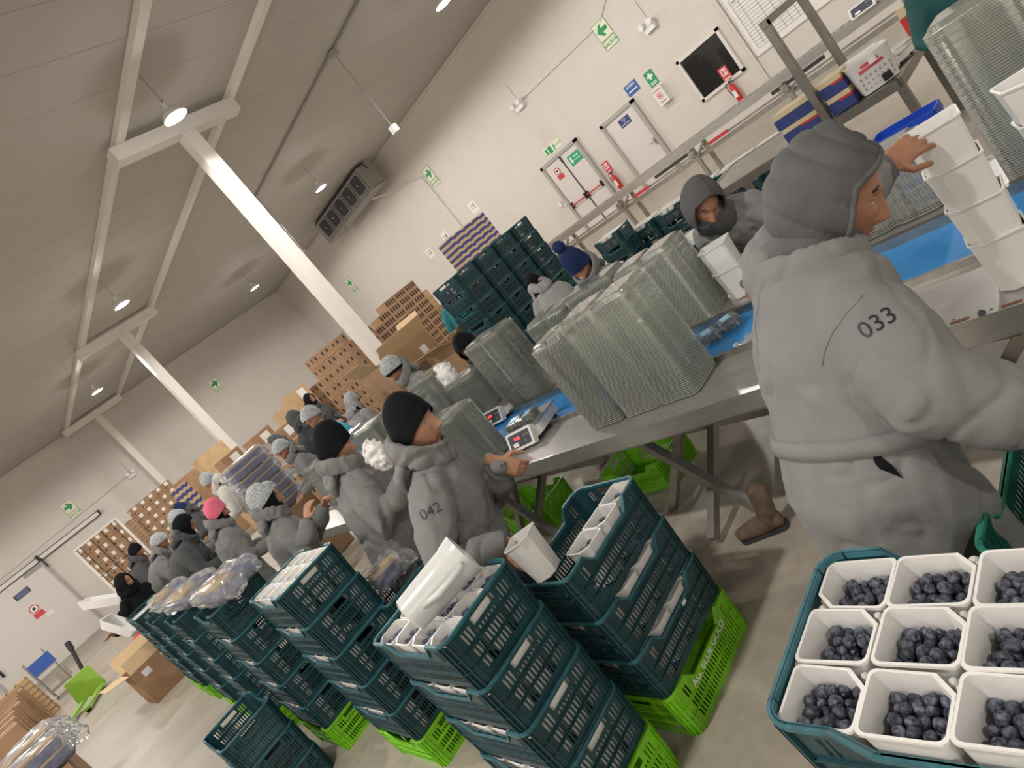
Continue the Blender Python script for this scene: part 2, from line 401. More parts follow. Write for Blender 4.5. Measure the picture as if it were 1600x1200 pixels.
# window
w1 = W('window_1', 'square dark internal window in a white frame', 'window', 8.97, 1.92); w1['kind'] = 'structure'
for sx in (-.68, .68): panel(w1, 'frame', m_white, sx, 0, .09, 1.36, -.04, .08)
for sz in (-.64, .64): panel(w1, 'frame', m_white, 0, sz, 1.45, .09, -.04, .08)
panel(w1, 'pane', mat('dark_glass', (.012, .015, .018), .06, spec=.6), 0, 0, 1.3, 1.22, -.02, .01)
# end wall sliding door
d3 = E('door_3', 'large white sliding door with a top rail', 'door', .12, 0); d3['kind'] = 'structure'   # local +x = photo right = -y
panel(d3, 'leaf', m_leaf, 0, 1.95, 3.95, 3.86, -.08, .1)
for sx in (-2.0, 2.0): panel(d3, 'frame', m_frame, sx, 1.97, .1, 3.94, -.1, .16)
panel(d3, 'sill', m_frame, 0, .03, 4.1, .07, -.12, .2)
panel(d3, 'rail', m_white, .6, 4.02, 8.6, .2, -.14, .12)
MB().box((.6, -.18, 4.11), (8.6, .04, .03)).box((.6, -.18, 3.91), (8.6, .04, .03)).build('rail_edge', m_dark, d3)
MB().box((2.0, -.2, 4.05), (.12, .14, .3)).box((2.06, -.2, 3.75), (.06, .1, .5)).box((4.88, -.2, 4.02), (.08, .16, .24)).build('rail_bracket', m_black, d3)
MB().box((-1.75, -.2, 2.3), (.14, .12, .22)).tube([(-1.75, -.2, 2.3), (-1.7, -.22, 1.35)], .015).box((-1.7, -.2, 1.3), (.1, .1, .3)).build('door_handle', m_black, d3)

# signs -----------------------------------------------------------------
def arrow(mb, cx, cz, s, y, left=False, up=False):
    k = -1 if left else 1
    pts = [(-.5, -.16), (.0, -.16), (-.12, -.45), (.1, -.45), (.5, 0), (.1, .45), (-.12, .45), (.0, .16), (-.5, .16)]
    if up: pts = [(-b, a) for a, b in pts]; k = 1
    vs = [(cx+k*a*s, y, cz+b*s) for a, b in pts]; n = len(vs)
    return mb.add(vs+[(x, yy-.004, z) for x, yy, z in vs], [tuple(range(n)), tuple(range(2*n-1, n-1, -1))]+[(i, (i+1) % n, n+(i+1) % n, n+i) for i in range(n)])
m_signedge = mat('sign_edge', (.18, .36, .22), .5)
def exit_sign(t, left, up=False):
    panel(t, 'plate', m_cream, 0, .14, .5, .52, -.012, .012); panel(t, 'plate', m_cream, 0, -.28, .5, .24, -.012, .012)
    for z0, h in ((.14, .52), (-.28, .24)):
        mb = MB()
        for sx in (-1, 1): mb.box((sx*.25, -.02, z0), (.014, .006, h))
        for sz in (-1, 1): mb.box((0, -.02, z0+sz*h/2), (.51, .006, .014))
        mb.build('border', m_signedge, t)
    arrow(MB(), 0, .14, .38, -.02, left, up).build('arrow', m_green, t)
    tx(t, 'SALIDA', .15, m_green, 0, -.28, -.02, bold=True)
exit_sign(W('exit_sign', 'large SALIDA exit sign with a left-pointing green arrow', 'sign', 10.95, 4.55), True)
exit_sign(W('exit_sign', 'small SALIDA exit sign on the door wall beyond the cooling unit drain pipe', 'sign', 20.5, 5.55), False)
exit_sign(W('exit_sign', 'small SALIDA exit sign on the door wall above the stacked trays', 'sign', 30.2, 4.9), False)
exit_sign(E('exit_sign', 'small SALIDA exit sign high on the end wall between columns', 'sign', -12.79, 5.45), False)
exit_sign(E('exit_sign', 'SALIDA exit sign above the sliding door rail', 'sign', -4.09, 4.9), False)
t = W('running_man_sign', 'pale green emergency exit sign above the double door', 'sign', 14.9, 3.17)
panel(t, 'plate', m_cream, 0, 0, .85, .3, -.012, .012)
MB().box((-.12, -.02, 0), (.16, .006, .24)).box((-.3, -.02, .02), (.1, .006, .16)).box((-.3, -.02, -.08), (.2, .006, .03)).box((.08, -.02, -.02), (.05, .006, .18)).build('symbol', m_green, t)
tx(t, 'SALIDA', .1, m_green, .27, 0, -.02)
t = W('direction_sign', 'green push-to-open sign on the right leaf of the double door', 'sign', 14.36, 2.42)
panel(t, 'plate', mat('bright_green_sign', (.02, .36, .20), .5), 0, 0, .56, .36, -.075, .01)
MB().box((-.17, -.083, .04), (.07, .006, .14)).add([(-.25, -.083, -.02), (-.09, -.083, -.02), (-.17, -.083, -.13)], [(0, 1, 2)]).build('arrow', m_paper, t)
tx(t, 'EMPUJE', .075, m_paper, .08, .06, -.085, bold=True); tx(t, 'PARA ABRIR', .055, m_paper, .08, -.05, -.085, bold=True)
def prohib(t, y=-.08, s=1):
    MB().ring([[Vector((q*s*math.cos(2*PI*i/24), y-dy, q*s*math.sin(2*PI*i/24)+.1*s)) for i in range(24)] for q, dy in ((.10, 0), (.10, .006), (.13, .006), (.13, 0))]).build('ring', m_redp, t)
    MB().box((0, y+.004, .1*s), (.2*s, .004, .2*s)).build('disc', m_paper, t)
    MB().ball((0, y-.002, .1*s), (.045*s, .006, .05*s)).build('symbol', m_dark, t)
    MB().box((0, y, -.12*s), (.28*s, .008, .16*s)).build('text_plate', m_redp, t)
prohib(W('prohibition_sign', 'small round red prohibition sign on the left leaf of the double door', 'sign', 15.29, 2.36))
prohib(E('prohibition_sign', 'round red prohibition sign on the sliding door', 'sign', -.49, 2.36), -.14, 1.4)
t = E('door_sign', 'small dark blue sign above the prohibition sign on the sliding door', 'sign', -.6, 3.3); panel(t, 'plate', m_dark, 0, 0, .62, .26, -.14, .012); panel(t, 'panel', mat('slate_blue', (.10, .13, .25), .5), 0, 0, .5, .2, -.15, .01)
t = E('door_label', 'grey label strip in the top corner of the sliding door', 'sign', -1.42, 3.78); panel(t, 'plate', m_gray, 0, 0, .75, .18, -.14, .012)
t = E('door_notice', 'small white notice below the prohibition sign on the sliding door', 'sign', -.78, 1.95); panel(t, 'plate', m_paper, 0, 0, .3, .16, -.14, .012)
t = W('room_sign', 'small dark blue sign on the single door', 'sign', 12.06, 2.27)
panel(t, 'plate', m_navy, 0, 0, .42, .26, -.065, .01); tx(t, 'SALA', .07, m_paper, 0, .07, -.072); tx(t, 'DE', .06, m_paper, 0, 0, -.072); tx(t, 'EMPAQUE', .07, m_paper, 0, -.075, -.072)
t = W('capacity_sign', 'blue AFORO sign above the single door', 'sign', 11.25, 2.88)
panel(t, 'plate', mat('aforo_blue', (.04, .12, .38), .5), 0, 0, .46, .34, -.012, .012); tx(t, 'AFORO', .1, m_paper, 0, .09, -.02, bold=True); panel(t, 'stripe', m_paper, 0, -.06, .36, .035, -.02, .006)
t = W('first_aid_sign', 'green first aid sign with a white cross', 'sign', 10.58, 2.72)
panel(t, 'plate', m_green, 0, 0, .3, .46, -.012, .012); MB().box((0, -.02, .07), (.2, .006, .07)).box((0, -.021, .07), (.07, .006, .2)).box((0, -.02, -.12), (.22, .006, .025)).box((0, -.02, -.17), (.22, .006, .025)).build('cross', m_paper, t)
t = W('first_aid_cabinet', 'white first aid cabinet with red lettering and a red cross', 'cabinet', 10.56, 2.16)
panel(t, 'body', m_whitepl, 0, 0, .36, .52, -.1, .2)
MB().ring([[Vector((q*math.cos(2*PI*i/24), -.206-dy, q*math.sin(2*PI*i/24)+.02)) for i in range(24)] for q, dy in ((.08, 0), (.08, .004), (.095, .004), (.095, 0))]).box((0, -.206, .02), (.1, .006, .03)).box((0, -.207, .02), (.03, .006, .1)).build('emblem', m_redp, t)
tx(t, 'BOTIQUIN', .06, m_redp, 0, .19, -.205, bold=True); tx(t, 'AUXILIO', .06, m_redp, 0, -.17, -.205, bold=True)
# fire extinguishers and their signs
def extinguisher(x, z, lab, labs, xs, zs):
    t = W('fire_extinguisher', lab, 'fire extinguisher', x, z)
    MB().lathe([(.0, -.32), (.07, -.32), (.085, -.3), (.085, .1), (.06, .17), (.025, .2), (.025, .25)], (0, -.13, 0), 18).build('cylinder', m_red, t, auto=40)
    MB().box((0, -.218, -.08), (.1, .01, .2)).build('label', m_paper, t)
    MB().box((0, -.13, .27), (.05, .05, .05)).bar((0, -.13, .3), (.12, -.13, .34), .02).bar((0, -.13, .27), (.12, -.13, .25), .02).build('valve', m_dark, t)
    MB().tube([(-.02, -.13, .26), (-.12, -.13, .28), (-.14, -.14, .1), (-.1, -.14, -.12)], .012).build('hose', m_black, t)
    t = W('extinguisher_sign', labs, 'sign', xs, zs)
    panel(t, 'plate', m_redp, 0, 0, .26, .4, -.02, .012); panel(t, 'pictogram', m_paper, 0, .05, .17, .2, -.03, .006)
    MB().box((-.03, -.036, .05), (.05, .004, .15)).box((.05, -.036, .05), (.03, .004, .12)).build('symbol', m_redp, t); panel(t, 'stripe', m_paper, 0, -.14, .2, .03, -.03, .006)
extinguisher(13.55, 1.0, 'red fire extinguisher on the wall between the two doors', 'red extinguisher sign between the two doors', 13.6, 1.5)
extinguisher(8.75, .98, 'red fire extinguisher on the wall under the dark window', 'red extinguisher sign overlapping the dark window', 8.76, 1.5)
# emergency twin lamps
def twin(t):
    MB().box((0, -.08, 0), (.36, .16, .22)).build('housing', m_whitepl, t)
    for s in (-1, 1): MB().cyl((s*.12, -.12, .13), (s*.15, -.26, .13), .07, .09, 14).build('spotlight', m_whitepl, t, auto=40)
    MB().tube([(.05, -.02, .12), (.05, -.02, .8)], .006).build('cord', m_gray, t)
twin(W('emergency_light', 'twin emergency lamp on the wall right of the large exit sign', 'emergency light', 9.71, 3.8, 'twin emergency lamps'))
twin(W('emergency_light', 'twin emergency lamp on the wall left of the large exit sign', 'emergency light', 14.9, 4.9, 'twin emergency lamps'))
twin(E('emergency_light', 'twin emergency lamp high on the end wall', 'emergency light', -6.84, 4.45, 'twin emergency lamps'))
t = W('wall_box', 'small white wall box left of the double door', 'box', 16.1, 1.5); panel(t, 'body', m_whitepl, 0, 0, .16, .16, -.04, .08); panel(t, 'cover', m_whitepl, .2, -.12, .2, .06, -.04, .05)
# cables along the walls
tag(MB().tube([(15.0, YR+.02, 5.0), (11.15, YR+.02, 4.85)], .008).build('wall_cable', m_gray), 'thin cable running from the large exit sign down to the left emergency lamp', 'cable')
tag(MB().tube([(10.9, YR+.02, 4.86), (9.6, YR+.02, 5.6)], .008).build('wall_cable', m_gray), 'thin cable rising right from the large exit sign', 'cable')
tag(MB().tube([(XE-.02, 1.6, 4.25), (XE-.02, -7.1, 4.55)], .008).build('wall_cable', m_gray), 'thin cable along the end wall above the sliding door', 'cable')
tag(MB().tube([(7.95, YR+.04, 7.6), (7.9, YR+.04, .1)], .035).build('wall_conduit', m_white), 'white conduit beside the whiteboard', 'pipe')
# whiteboard
t = W('whiteboard', 'large whiteboard ruled as a table beside the dark window', 'whiteboard', 6.75, 2.25)
panel(t, 'board', m_paper, 0, 0, 2.1, 1.85, -.02, .03)
mb = MB()
for i in range(17): mb.box((.05-.25, -.037, -.78+.09*i), (1.45, .002, .008))
for x in (-.92, -.72, -.35, -.1, .1, .3, .47): mb.box((x, -.037, -.06), (.008, .002, 1.44))
mb.build('ruling', m_dark, t)
tx(t, 'Sala 2', .09, m_dark, -.55, .8, -.037); tx(t, 'Peso', .07, m_dark, -.82, .55, -.037)
MB().box((0, -.03, .93), (2.14, .04, .03)).box((0, -.03, -.93), (2.14, .04, .03)).box((-1.06, -.03, 0), (.03, .04, 1.88)).box((1.06, -.03, 0), (.03, .04, 1.88)).build('rim', m_white, t)
for x, z, n_, lab in ((19.68, 3.55, '15', 'white sheet numbered 15 on the wall above the blue-printed trays'), (22.11, 3.43, '14', 'white sheet numbered 14 on the wall left of the blue-printed trays'), (23.62, 3.39, '13', 'white sheet numbered 13 on the wall, farthest left of the numbered sheets')):
    t = W('numbered_sheet', lab, 'sign', x, z); panel(t, 'sheet', m_paper, 0, 0, .46, .46, -.012, .008); tx(t, n_, .3, m_dark, 0, 0, -.018)

# cooling unit
t = thing('cooling_unit', 'grey five-fan cooling unit hung under the ceiling', 'cooling unit', (24.3, -18.05, 7.15))
m_unit = mat('grey_unit', (.30, .29, .275), .5)
MB().box((0, 0, 0), (5.0, .75, .95)).build('casing', m_unit, t)
for k in range(5):
    x = -1.95+.92*k
    f = MB().prism(rrect(.40, .40, .12), 0, .09).xf(Matrix.Translation((x, .37, 0)) @ Matrix.Rotation(-PI/2, 4, 'X')).build('fan_cowl', m_unit, t)
    MB().prism(rrect(.33, .34, .12), 0, .02).xf(Matrix.Translation((x, .46, 0)) @ Matrix.Rotation(-PI/2, 4, 'X')).build('fan_grille', mat('fan_dark', (.035, .04, .045), .5), f)
    MB().ball((x, .49, .0), .05).build('hub', m_gray, f)
MB().box((0, .0, -.52), (5.0, .8, .06)).build('drip_tray', m_unit, t)
MB().tube([(2.4, .38, .5), (0, .42, .5), (-2.45, .38, .5), (-2.7, .2, .45), (-2.72, .1, .2)], .03).build('cable', m_black, t)
MB().tube([(.9, .2, -.55), (.9, .25, -.75), (1.1, .25, -.75), (1.1, .2, -.58)], .03).build('drain_elbow', m_galv, t)
tag(MB().tube([(23.1, -18.3, 6.55), (22.7, -19.0, 6.3), (21.9, -19.2, 6.1), (20.9, -19.22, 5.8), (20.9, -19.22, .02)], .03, 10).build('drain_pipe', m_white), 'white drain pipe from the cooling unit down the wall', 'pipe')
# ceiling cable with two drops
p = [atz(600, -80, 7.7), atz(520, 82, 7.7), atz(397, 310, 7.7)]
yc = p[1].y
tag(MB().tube([(p[0].x-1, yc, 7.72), (p[1].x, yc, 7.72), (p[2].x, yc, 7.72)], .035).box((p[1].x, yc, 7.66), (.2, .2, .14)).build('ceiling_conduit', m_gray), 'dark conduit running along the ceiling', 'pipe')
q = atx(612, 198, p[1].x)
t = thing('hanging_sensor', 'small white sensor hanging from the ceiling conduit', 'sensor', (p[1].x, yc, 7.6)); zz = q.z-7.6
MB().tube([(0, 0, .05), (0, 0, zz)], .012).build('cord', m_gray, t); MB().box((0, 0, zz-.07), (.16, .16, .18)).build('sensor_head', m_whitepl, t)
q = atx(468, 395, p[2].x)
t = thing('hanging_cable', 'cable dropping from the far end of the ceiling conduit behind the column', 'cable', (p[2].x, yc, 7.7)); zz = q.z-7.7
MB().tube([(0, 0, .02), (0, 0, zz)], .014).build('cord', m_gray, t); MB().box((0, 0, zz-.06), (.1, .1, .14)).build('plug', m_gray, t)
# ------------------------------------------------------------------ crates
CL, CW, CH, PIT = .60, .40, .225, .2256
def crate_mesh(name):
    r = .045; t = .004; mb = MB()
    def pos(side, u, off, z):
        # side 0..3 = +y(long) , -x, -y, +x ; u runs along the side
        tp = .010*(1-z/CH); hl, hw = CL/2-tp+off, CW/2-tp+off
        if side == 0: return (u*(hl/(CL/2)), hw, z)
        if side == 2: return (-u*(hl/(CL/2)), -hw, z)
        if side == 1: return (-hl, u*(hw/(CW/2)), z)
        return (hl, -u*(hw/(CW/2)), z)
    def cpos(c, a, off, z):
        tp = .010*(1-z/CH); sx, sy = ((1, 1), (-1, 1), (-1, -1), (1, -1))[c]
        cx, cy = sx*(CL/2-tp-r), sy*(CW/2-tp-r); a0 = (0, PI/2, PI, 1.5*PI)[c]
        return (cx+(r+off)*math.cos(a0+a*PI/2), cy+(r+off)*math.sin(a0+a*PI/2), z)
    def slab(P, u0, u1, o0, o1, zb0, zb1, zt0, zt1, mi=0):
        vs = [P(u0, o0, zb0), P(u1, o0, zb1), P(u1, o1, zb1), P(u0, o1, zb0), P(u0, o0, zt0), P(u1, o0, zt1), P(u1, o1, zt1), P(u0, o1, zt0)]
        mb.add(vs, [(0, 3, 2, 1), (4, 5, 6, 7), (0, 1, 5, 4), (2, 3, 7, 6), (1, 2, 6, 5), (3, 0, 4, 7)], mi)
    rows = [(.026, .070), (.083, .122), (.142, .192)]
    for side in range(4):
        L = (CL, CW)[side % 2]; h = L/2-r
        def top(u):
            if side % 2 == 0:
                a = abs(u)
                return .172 if a < .13 else (CH if a > .175 else .172+(CH-.172)*(a-.13)/.045)
            return CH
        P = lambda u, off, z, s=side: pos(s, u, off, z)
        us = [-h]; pitch = .0185; n = int((2*h-.03)/pitch); u = -n*pitch/2
        cols = []; cols.append((-h, u, False))
        for i in range(n):
            cols.append((u, u+pitch*.55, True)); cols.append((u+pitch*.55, u+pitch, False)); u += pitch
        cols.append((u, h, False))
        for u0, u1, hole in cols:
            um = (u0+u1)/2; t0, t1 = top(u0), top(u1); hs = []
            if hole and not (side % 2 == 0 and abs(um) < .03 and False):
                hs = [rows[0], rows[1]]
                if side % 2 == 0:
                    if abs(um) > .19: hs.append(rows[2])
                else:
                    if abs(um) > .085: hs.append(rows[2])
                    else: hs.append((.142, .158))
            if side % 2 == 1 and abs(um) < .068: hs.append((.172, .203))
            z = 0.0
            for a, b in hs+[(None, None)]:
                if a is None: slab(P, u0, u1, -t, 0, z, z, t0, t1)
                else: slab(P, u0, u1, -t, 0, z, z, a, a); z = b
            slab(P, u0, u1, -.006, .007, t0-.012, t1-.012, t0, t1, 1)
            for zr in (.076, .132): slab(P, u0, u1, 0, .007, zr-.002, zr-.002, zr+.002, zr+.002)
    for c in range(4):
        P = lambda a, off, z, c=c: cpos(c, a, off, z)
        for i in range(4):
            a0, a1 = i/4, (i+1)/4
            slab(P, a0, a1, -t, 0, 0, 0, CH, CH); slab(P, a0, a1, -.006, .007, CH-.012, CH-.012, CH, CH, 1)
            for zr in (.076, .132): slab(P, a0, a1, 0, .007, zr-.002, zr-.002, zr+.002, zr+.002)
            slab(P, a0+.08, a0+.14, 0, .009, .0, .0, CH-.01, CH-.01)
    mb.box((0, 0, .0035), (CL-.035, CW-.035, .005))
    return mb.mesh(name)
_cm = crate_mesh('crate')
def crate_variant(mats):
    me = _cm.copy()
    for m in mats: me.materials.append(m)
    return me
CR_TEAL = crate_variant((m_teal, m_teal_rim)); CR_GREEN = crate_variant((m_teal2, mat('green_worn_lit_rim', (.03, .22, .16), .4, var=.25, vscale=30))); CR_LIME = crate_variant((m_lime, m_lime))  # green rim too: wear plus caught light put into its colour
ORD = ['lowest', 'second up', 'third up', 'fourth up', 'fifth up', 'sixth up', 'seventh up', 'eighth up', 'ninth up']
def crate(loc, rz, me, label, group, lime=False):
    o = obj('lime_crate' if lime else 'harvest_crate', me, None); o.location = loc; o.rotation_euler = (0, 0, rz)
    return tag(o, label, 'crate', group)
def crate_stack(cx, cy, n, rz, where, group, lime=True, z0=0, green=()):
    out = []
    for k in range(n):
        lim = lime and k == 0
        me = CR_LIME if lim else (CR_GREEN if k in green else CR_TEAL)
        pos = 'topmost' if k == n-1 else ORD[k]
        out.append(crate((cx+random.uniform(-.0015, .0015) if k else cx, cy+random.uniform(-.0015, .0015) if k else cy, z0+k*PIT), rz, me, ('lime green' if lim else 'teal')+' crate, '+pos+' '+where, group, lim))
    return out
# ------------------------------------------------------------------ pots
def pot_mesh(name, a=.0695, b=.060, h=.193, ch=.038, bot=.80, bumps=True):
    def outl(s, grow=0):
        A, B = a*s+grow, b*s+grow; c = ch*s; r = .014
        pts = []
        for i in range(4):
            f = i/3; pts.append((A-(c-.003)*f, B-c+(c-.003)*f))
        for cx, cy, s0 in ((-A+r, B-r, PI/2), (-A+r, -B+r, PI), (A-r, -B+r, 1.5*PI)):
            for i in range(5): q = s0+PI/2*i/4; pts.append((cx+r*math.cos(q), cy+r*math.sin(q)))
        return pts
    mb = MB()
    def rg(s, z, g=0): return [Vector((x, y, z)) for x, y in outl(s, g)]
    mb.ring([rg(bot*.9, 0), rg(bot, .006), rg(.985, h-.006), rg(.985, h-.006, .0035), rg(.985, h, .0035), rg(.985, h, -.002), rg(bot, .012, -.0025), rg(bot*.9, .009, -.002)], True, True, True)
    if bumps:
      for x, y, q in ((.0685, .0445, .0115), (.0545, .0585, .0105)): mb.ball((x, y, h-.024), (q, q, q), 12, 8)
    return mb.mesh(name)
POT = pot_mesh('pot', bumps=False); POT.materials.append(m_pot); POT.polygons.foreach_set('use_smooth', [True]*len(POT.polygons)); POT.set_sharp_from_angle(angle=R(35))
def pot(loc, rz, label, group, rot=None, me=None, name='white_pot'):
    o = obj(name, me or POT, None); o.location = loc; o.rotation_euler = rot or (0, 0, rz)
    return tag(o, label, 'pot', group)
def pot_grid(cx, cy, z, rz, cells, where, group, flip=0, dz=0, jit=.001):
    """pots inside a crate: cells are (i, j), i 0..3 along the long side, j 0..2 across"""
    out = {}
    for i, j in cells:
        x, y = (-.2175+.145*i), (-.127+.127*j); q = rotz(rz) @ Vector((x, y, 0))
        out[i, j] = pot((cx+q.x, cy+q.y, z+.0095+dz), rz+flip, where, group, rot=(random.uniform(-jit, jit)*4, random.uniform(-jit, jit)*4, rz+flip))
    return out
ALL = [(i, j) for i in range(4) for j in range(3)]
POT_F = pot_mesh('domed_pot'); POT_F.materials.append(m_pot); POT_F.polygons.foreach_set('use_smooth', [True]*len(POT_F.polygons)); POT_F.set_sharp_from_angle(angle=R(35))
POT_T = pot_mesh('tower_pot', bot=.86, bumps=False); POT_T.materials.append(m_pot); POT_T.polygons.foreach_set('use_smooth', [True]*len(POT_T.polygons)); POT_T.set_sharp_from_angle(angle=R(35))
# loose berries as one mesh for the smaller pots
def berry_geo(mb, c, r, lo=False, rot=None):
    n, k = (8, 5) if lo else (14, 10)
    c = Vector(c); rings = []
    for j in range(1, k):
        e = -PI/2+PI*j/k; q = []
        for i in range(n):
            v = Vector((math.cos(e)*math.cos(2*PI*i/n), math.cos(e)*math.sin(2*PI*i/n), .88*math.sin(e)))*r
            if not lo and j == k-1: v.z += r*.16; v.x *= 1.05; v.y *= 1.05
            q.append(c+(rot @ v if rot is not None else v))
        rings.append(q)
    top = rings[-1]; mb.ring(rings, True, True, False)
    if lo: mb.add(top, [tuple(range(n))])
    else:
        m = sum(top, Vector())/n; d = (c-m).normalized()
        mb.add(top+[m+d*r*.30], [(i, (i+1) % n, n) for i in range(n)])
def berry_bed(n=30, seed=1, r=.0095, a=.038, b=.032):
    rnd = random.Random(seed); mb = MB()
    mb.prism(rrect(a, b, .022), -.022, -.006)
    for k in range(n):
        berry_geo(mb, (rnd.uniform(-a, a), rnd.uniform(-b, b), rnd.uniform(-.012, .010)), r*rnd.uniform(.85, 1.15), True)
    me = mb.mesh('berry_bed'); me.materials.append(m_berry); me.polygons.foreach_set('use_smooth', [True]*len(me.polygons)); return me
BEDS = [berry_bed(30, s) for s in (1, 2, 3)]
def bed(p, z, label, group):
    o = obj('blueberries', random.choice(BEDS), None); o.location = (p.location.x, p.location.y, z); o.rotation_euler = (0, 0, p.rotation_euler.z)
    tag(o, label, 'blueberries', group, 'stuff'); return o

# ---- stack with the lime base lettered AG. BLUE GOLD (long side to the viewer)
AGX, AGY = 2.285, -1.49
st = crate_stack(AGX, AGY, 4, PI/2, 'of the stack on the lettered lime base', 'crates of the lettered stack')
for k in range(1, 3):
    pot_grid(AGX, AGY, k*PIT, PI/2, [(i, 2) for i in range(4)]+[(0, 1), (3, 1)], 'white pot inside a lower crate of the lettered stack', 'white pots in the lettered stack', dz=-.002)
tp = pot_grid(AGX, AGY, 3*PIT, PI/2, [(0, 2), (1, 2), (2, 2)], 'white pot of blueberries along the near side of the lettered stack', 'white pots in the lettered stack', dz=.012)
for p in tp.values(): bed(p, 3*PIT+.175, 'blueberries in a white pot on the lettered stack', 'blueberries on the lettered stack')
me = text_mesh('AG. BLUE GOLD', .046, .0006, bold=True); lt = obj('lettering', me, m_paper, st[0]); lt.matrix_local = frame((-1, 0, 0), (0, 0, 1), (0, CW/2+.001, .148))
lt.matrix_local = frame((-1, 0, 0), (0, .06, 1), (0, CW/2+.0015, .149))
me = MB().box((0, 0, 0), (.03, .022, .002)).mesh('s'); lb = obj('sticker', me, m_paper, st[1]); lb.matrix_local = frame((-1, 0, 0), (0, 0, 1), (-.07, CW/2-.002, .15))
# ---- near stack with the pitcher on top (short side to the viewer)
S2X, S2Y = 2.44, -.90
st2 = crate_stack(S2X, S2Y, 5, 0, 'of the stack with the milky pitcher on top', 'crates of the pitcher stack')
for k in range(1, 4): pot_grid(S2X, S2Y, k*PIT, 0, [(i, 2) for i in range(4)]+[(0, 0), (0, 1)], 'white pot inside a lower crate of the pitcher stack', 'white pots inside the pitcher stack', dz=-.002)
tp = pot_grid(S2X, S2Y, 4*PIT, 0, ALL, 'white pot of blueberries in the top crate under the milky pitcher', 'white pots in the pitcher stack', dz=.008)
for p in tp.values(): bed(p, 4*PIT+.178, 'blueberries in a white pot under the milky pitcher', 'blueberries under the pitcher')
# milky pitcher lying across the pots
t = thing('measuring_pitcher', 'milky plastic pitcher lying across the pots of the near crate stack', 'pitcher', tuple(atz(683, 913, 1.215)))
q = Vector((-.42, -.85, .10)).normalized()
PS = 1.08
prof = [(.001, -.15), (.062, -.15), (.072, -.142), (.077, -.05), (.082, .09), (.086, .1), (.092, .15), (.089, .152), (.083, .1), (.078, .09), (.070, -.136), (.001, -.138)]
pm = MB().lathe(prof, n=28).xf(q.to_track_quat('Z', 'Y').to_matrix().to_4x4()); pm.build('body', m_potclear, t, auto=40)
_h = Vector((-.8, .4, .1)).normalized()
MB().tube([q*.12+_h*.08, q*.11+_h*.125, q*.0+_h*.13, q*-.08+_h*.072], [.012, .013, .013, .012]).build('handle', m_potclear, t, smooth=True)
# ---- the row going away
def row_stack(cx, cy, n, where, grp, top):
    st = crate_stack(cx, cy, n, 0, where, grp)
    for k in range(1, n-1): pot_grid(cx, cy, k*PIT, 0, [(i, 2) for i in range(4)]+[(0, 0)], 'white pot inside a lower crate '+where, 'pots inside crates '+where, dz=-.002)
    if top: pot_grid(cx, cy, (n-1)*PIT, 0, ALL, 'empty white pot on top '+where, 'top pots '+where, flip=0, dz=.012, jit=.003)
    return st
row_stack(4.0, -.97, 6, 'of the third aisle stack, topped with white pots', 'crates of the third stack', True)
row_stack(5.28, -.87, 6, 'of the fourth aisle stack, topped by a bagged tray', 'crates of the fourth stack', False)
row_stack(6.5, -.84, 6, 'of the fifth aisle stack from the viewer', 'crates of the fifth stack', False)
row_stack(7.7, -.84, 6, 'of the sixth aisle stack from the viewer', 'crates of the sixth stack', False)
row_stack(9.35, -.88, 6, 'of the last aisle stack by the person in black', 'crates of the last stack', True)
crate_stack(9.98, -.90, 6, 0, 'of the end stack beyond the last aisle stack', 'crates of the end stack')
SH = atz(602, 902, .888)
SH.x -= .15; SH.y += .05
crate_stack(SH.x, SH.y, 4, 0, 'of the shadowed stack beside the aisle row', 'crates of the shadowed stack')
st = crate_stack(5.33, -.375, 3, 0, 'of the low stack standing out in the aisle', 'crates of the low stack', lime=False)
# paper tray stack lying in the open top crate of the low stack
mb = MB()
for k in range(14): mb.prism(rrect(.085-.001*k, .06, .015), .0+k*.008, .006+k*.008)
o = mb.build('paper_trays', m_paper, None, auto=40); _p = atz(350, 1152, 2*PIT+.10); o.location = (_p.x, _p.y, 2*PIT+.05); o.rotation_euler = (.35, .25, .4)
tag(o, 'nest of white paper trays in the open crate of the low stack', 'trays')

# bagged trays: card tray with navy print inside crumpled clear film
def bag_mesh(a, b, h, seed):
    mb = MB(); n = 18; rings = []
    for k in range(8):
        f = k/7; s = (.55, .95, 1.05, 1.08, 1.05, 1.0, .85, .4)[k]; z = h*(0, .03, .2, .45, .7, .9, 1.02, 1.04)[k]
        rings.append([Vector((x*s, y*s, z)) for x, y in rrect(a, b, .05, 6)])
    mb.ring(rings, True, True, True)
    # crumpled tail
    mb.loft([(-a*.9, b*.2, h*.5), (-a*1.15, b*.35, h*.42), (-a*1.42, b*.45, h*.2)], [(b*.75, h*.42), (b*.5, h*.32), (b*.35, h*.2)], (0, 1, 0), 20)
    me = mb.mesh('bag')
    bm = bmesh.new(); bm.from_mesh(me); bmesh.ops.subdivide_edges(bm, edges=bm.edges[:], cuts=2, use_grid_fill=True)
    for v in bm.verts:
        p = v.co*11+Vector((seed*7, 0, 0)); q = noise.noise_vector(p); w = 1-abs(noise.noise(v.co*20+Vector((0, seed, 0))))*2
        v.co += q*.016+v.normal*w*.020
    bm.to_mesh(me); bm.free(); me.materials.append(m_film); return me
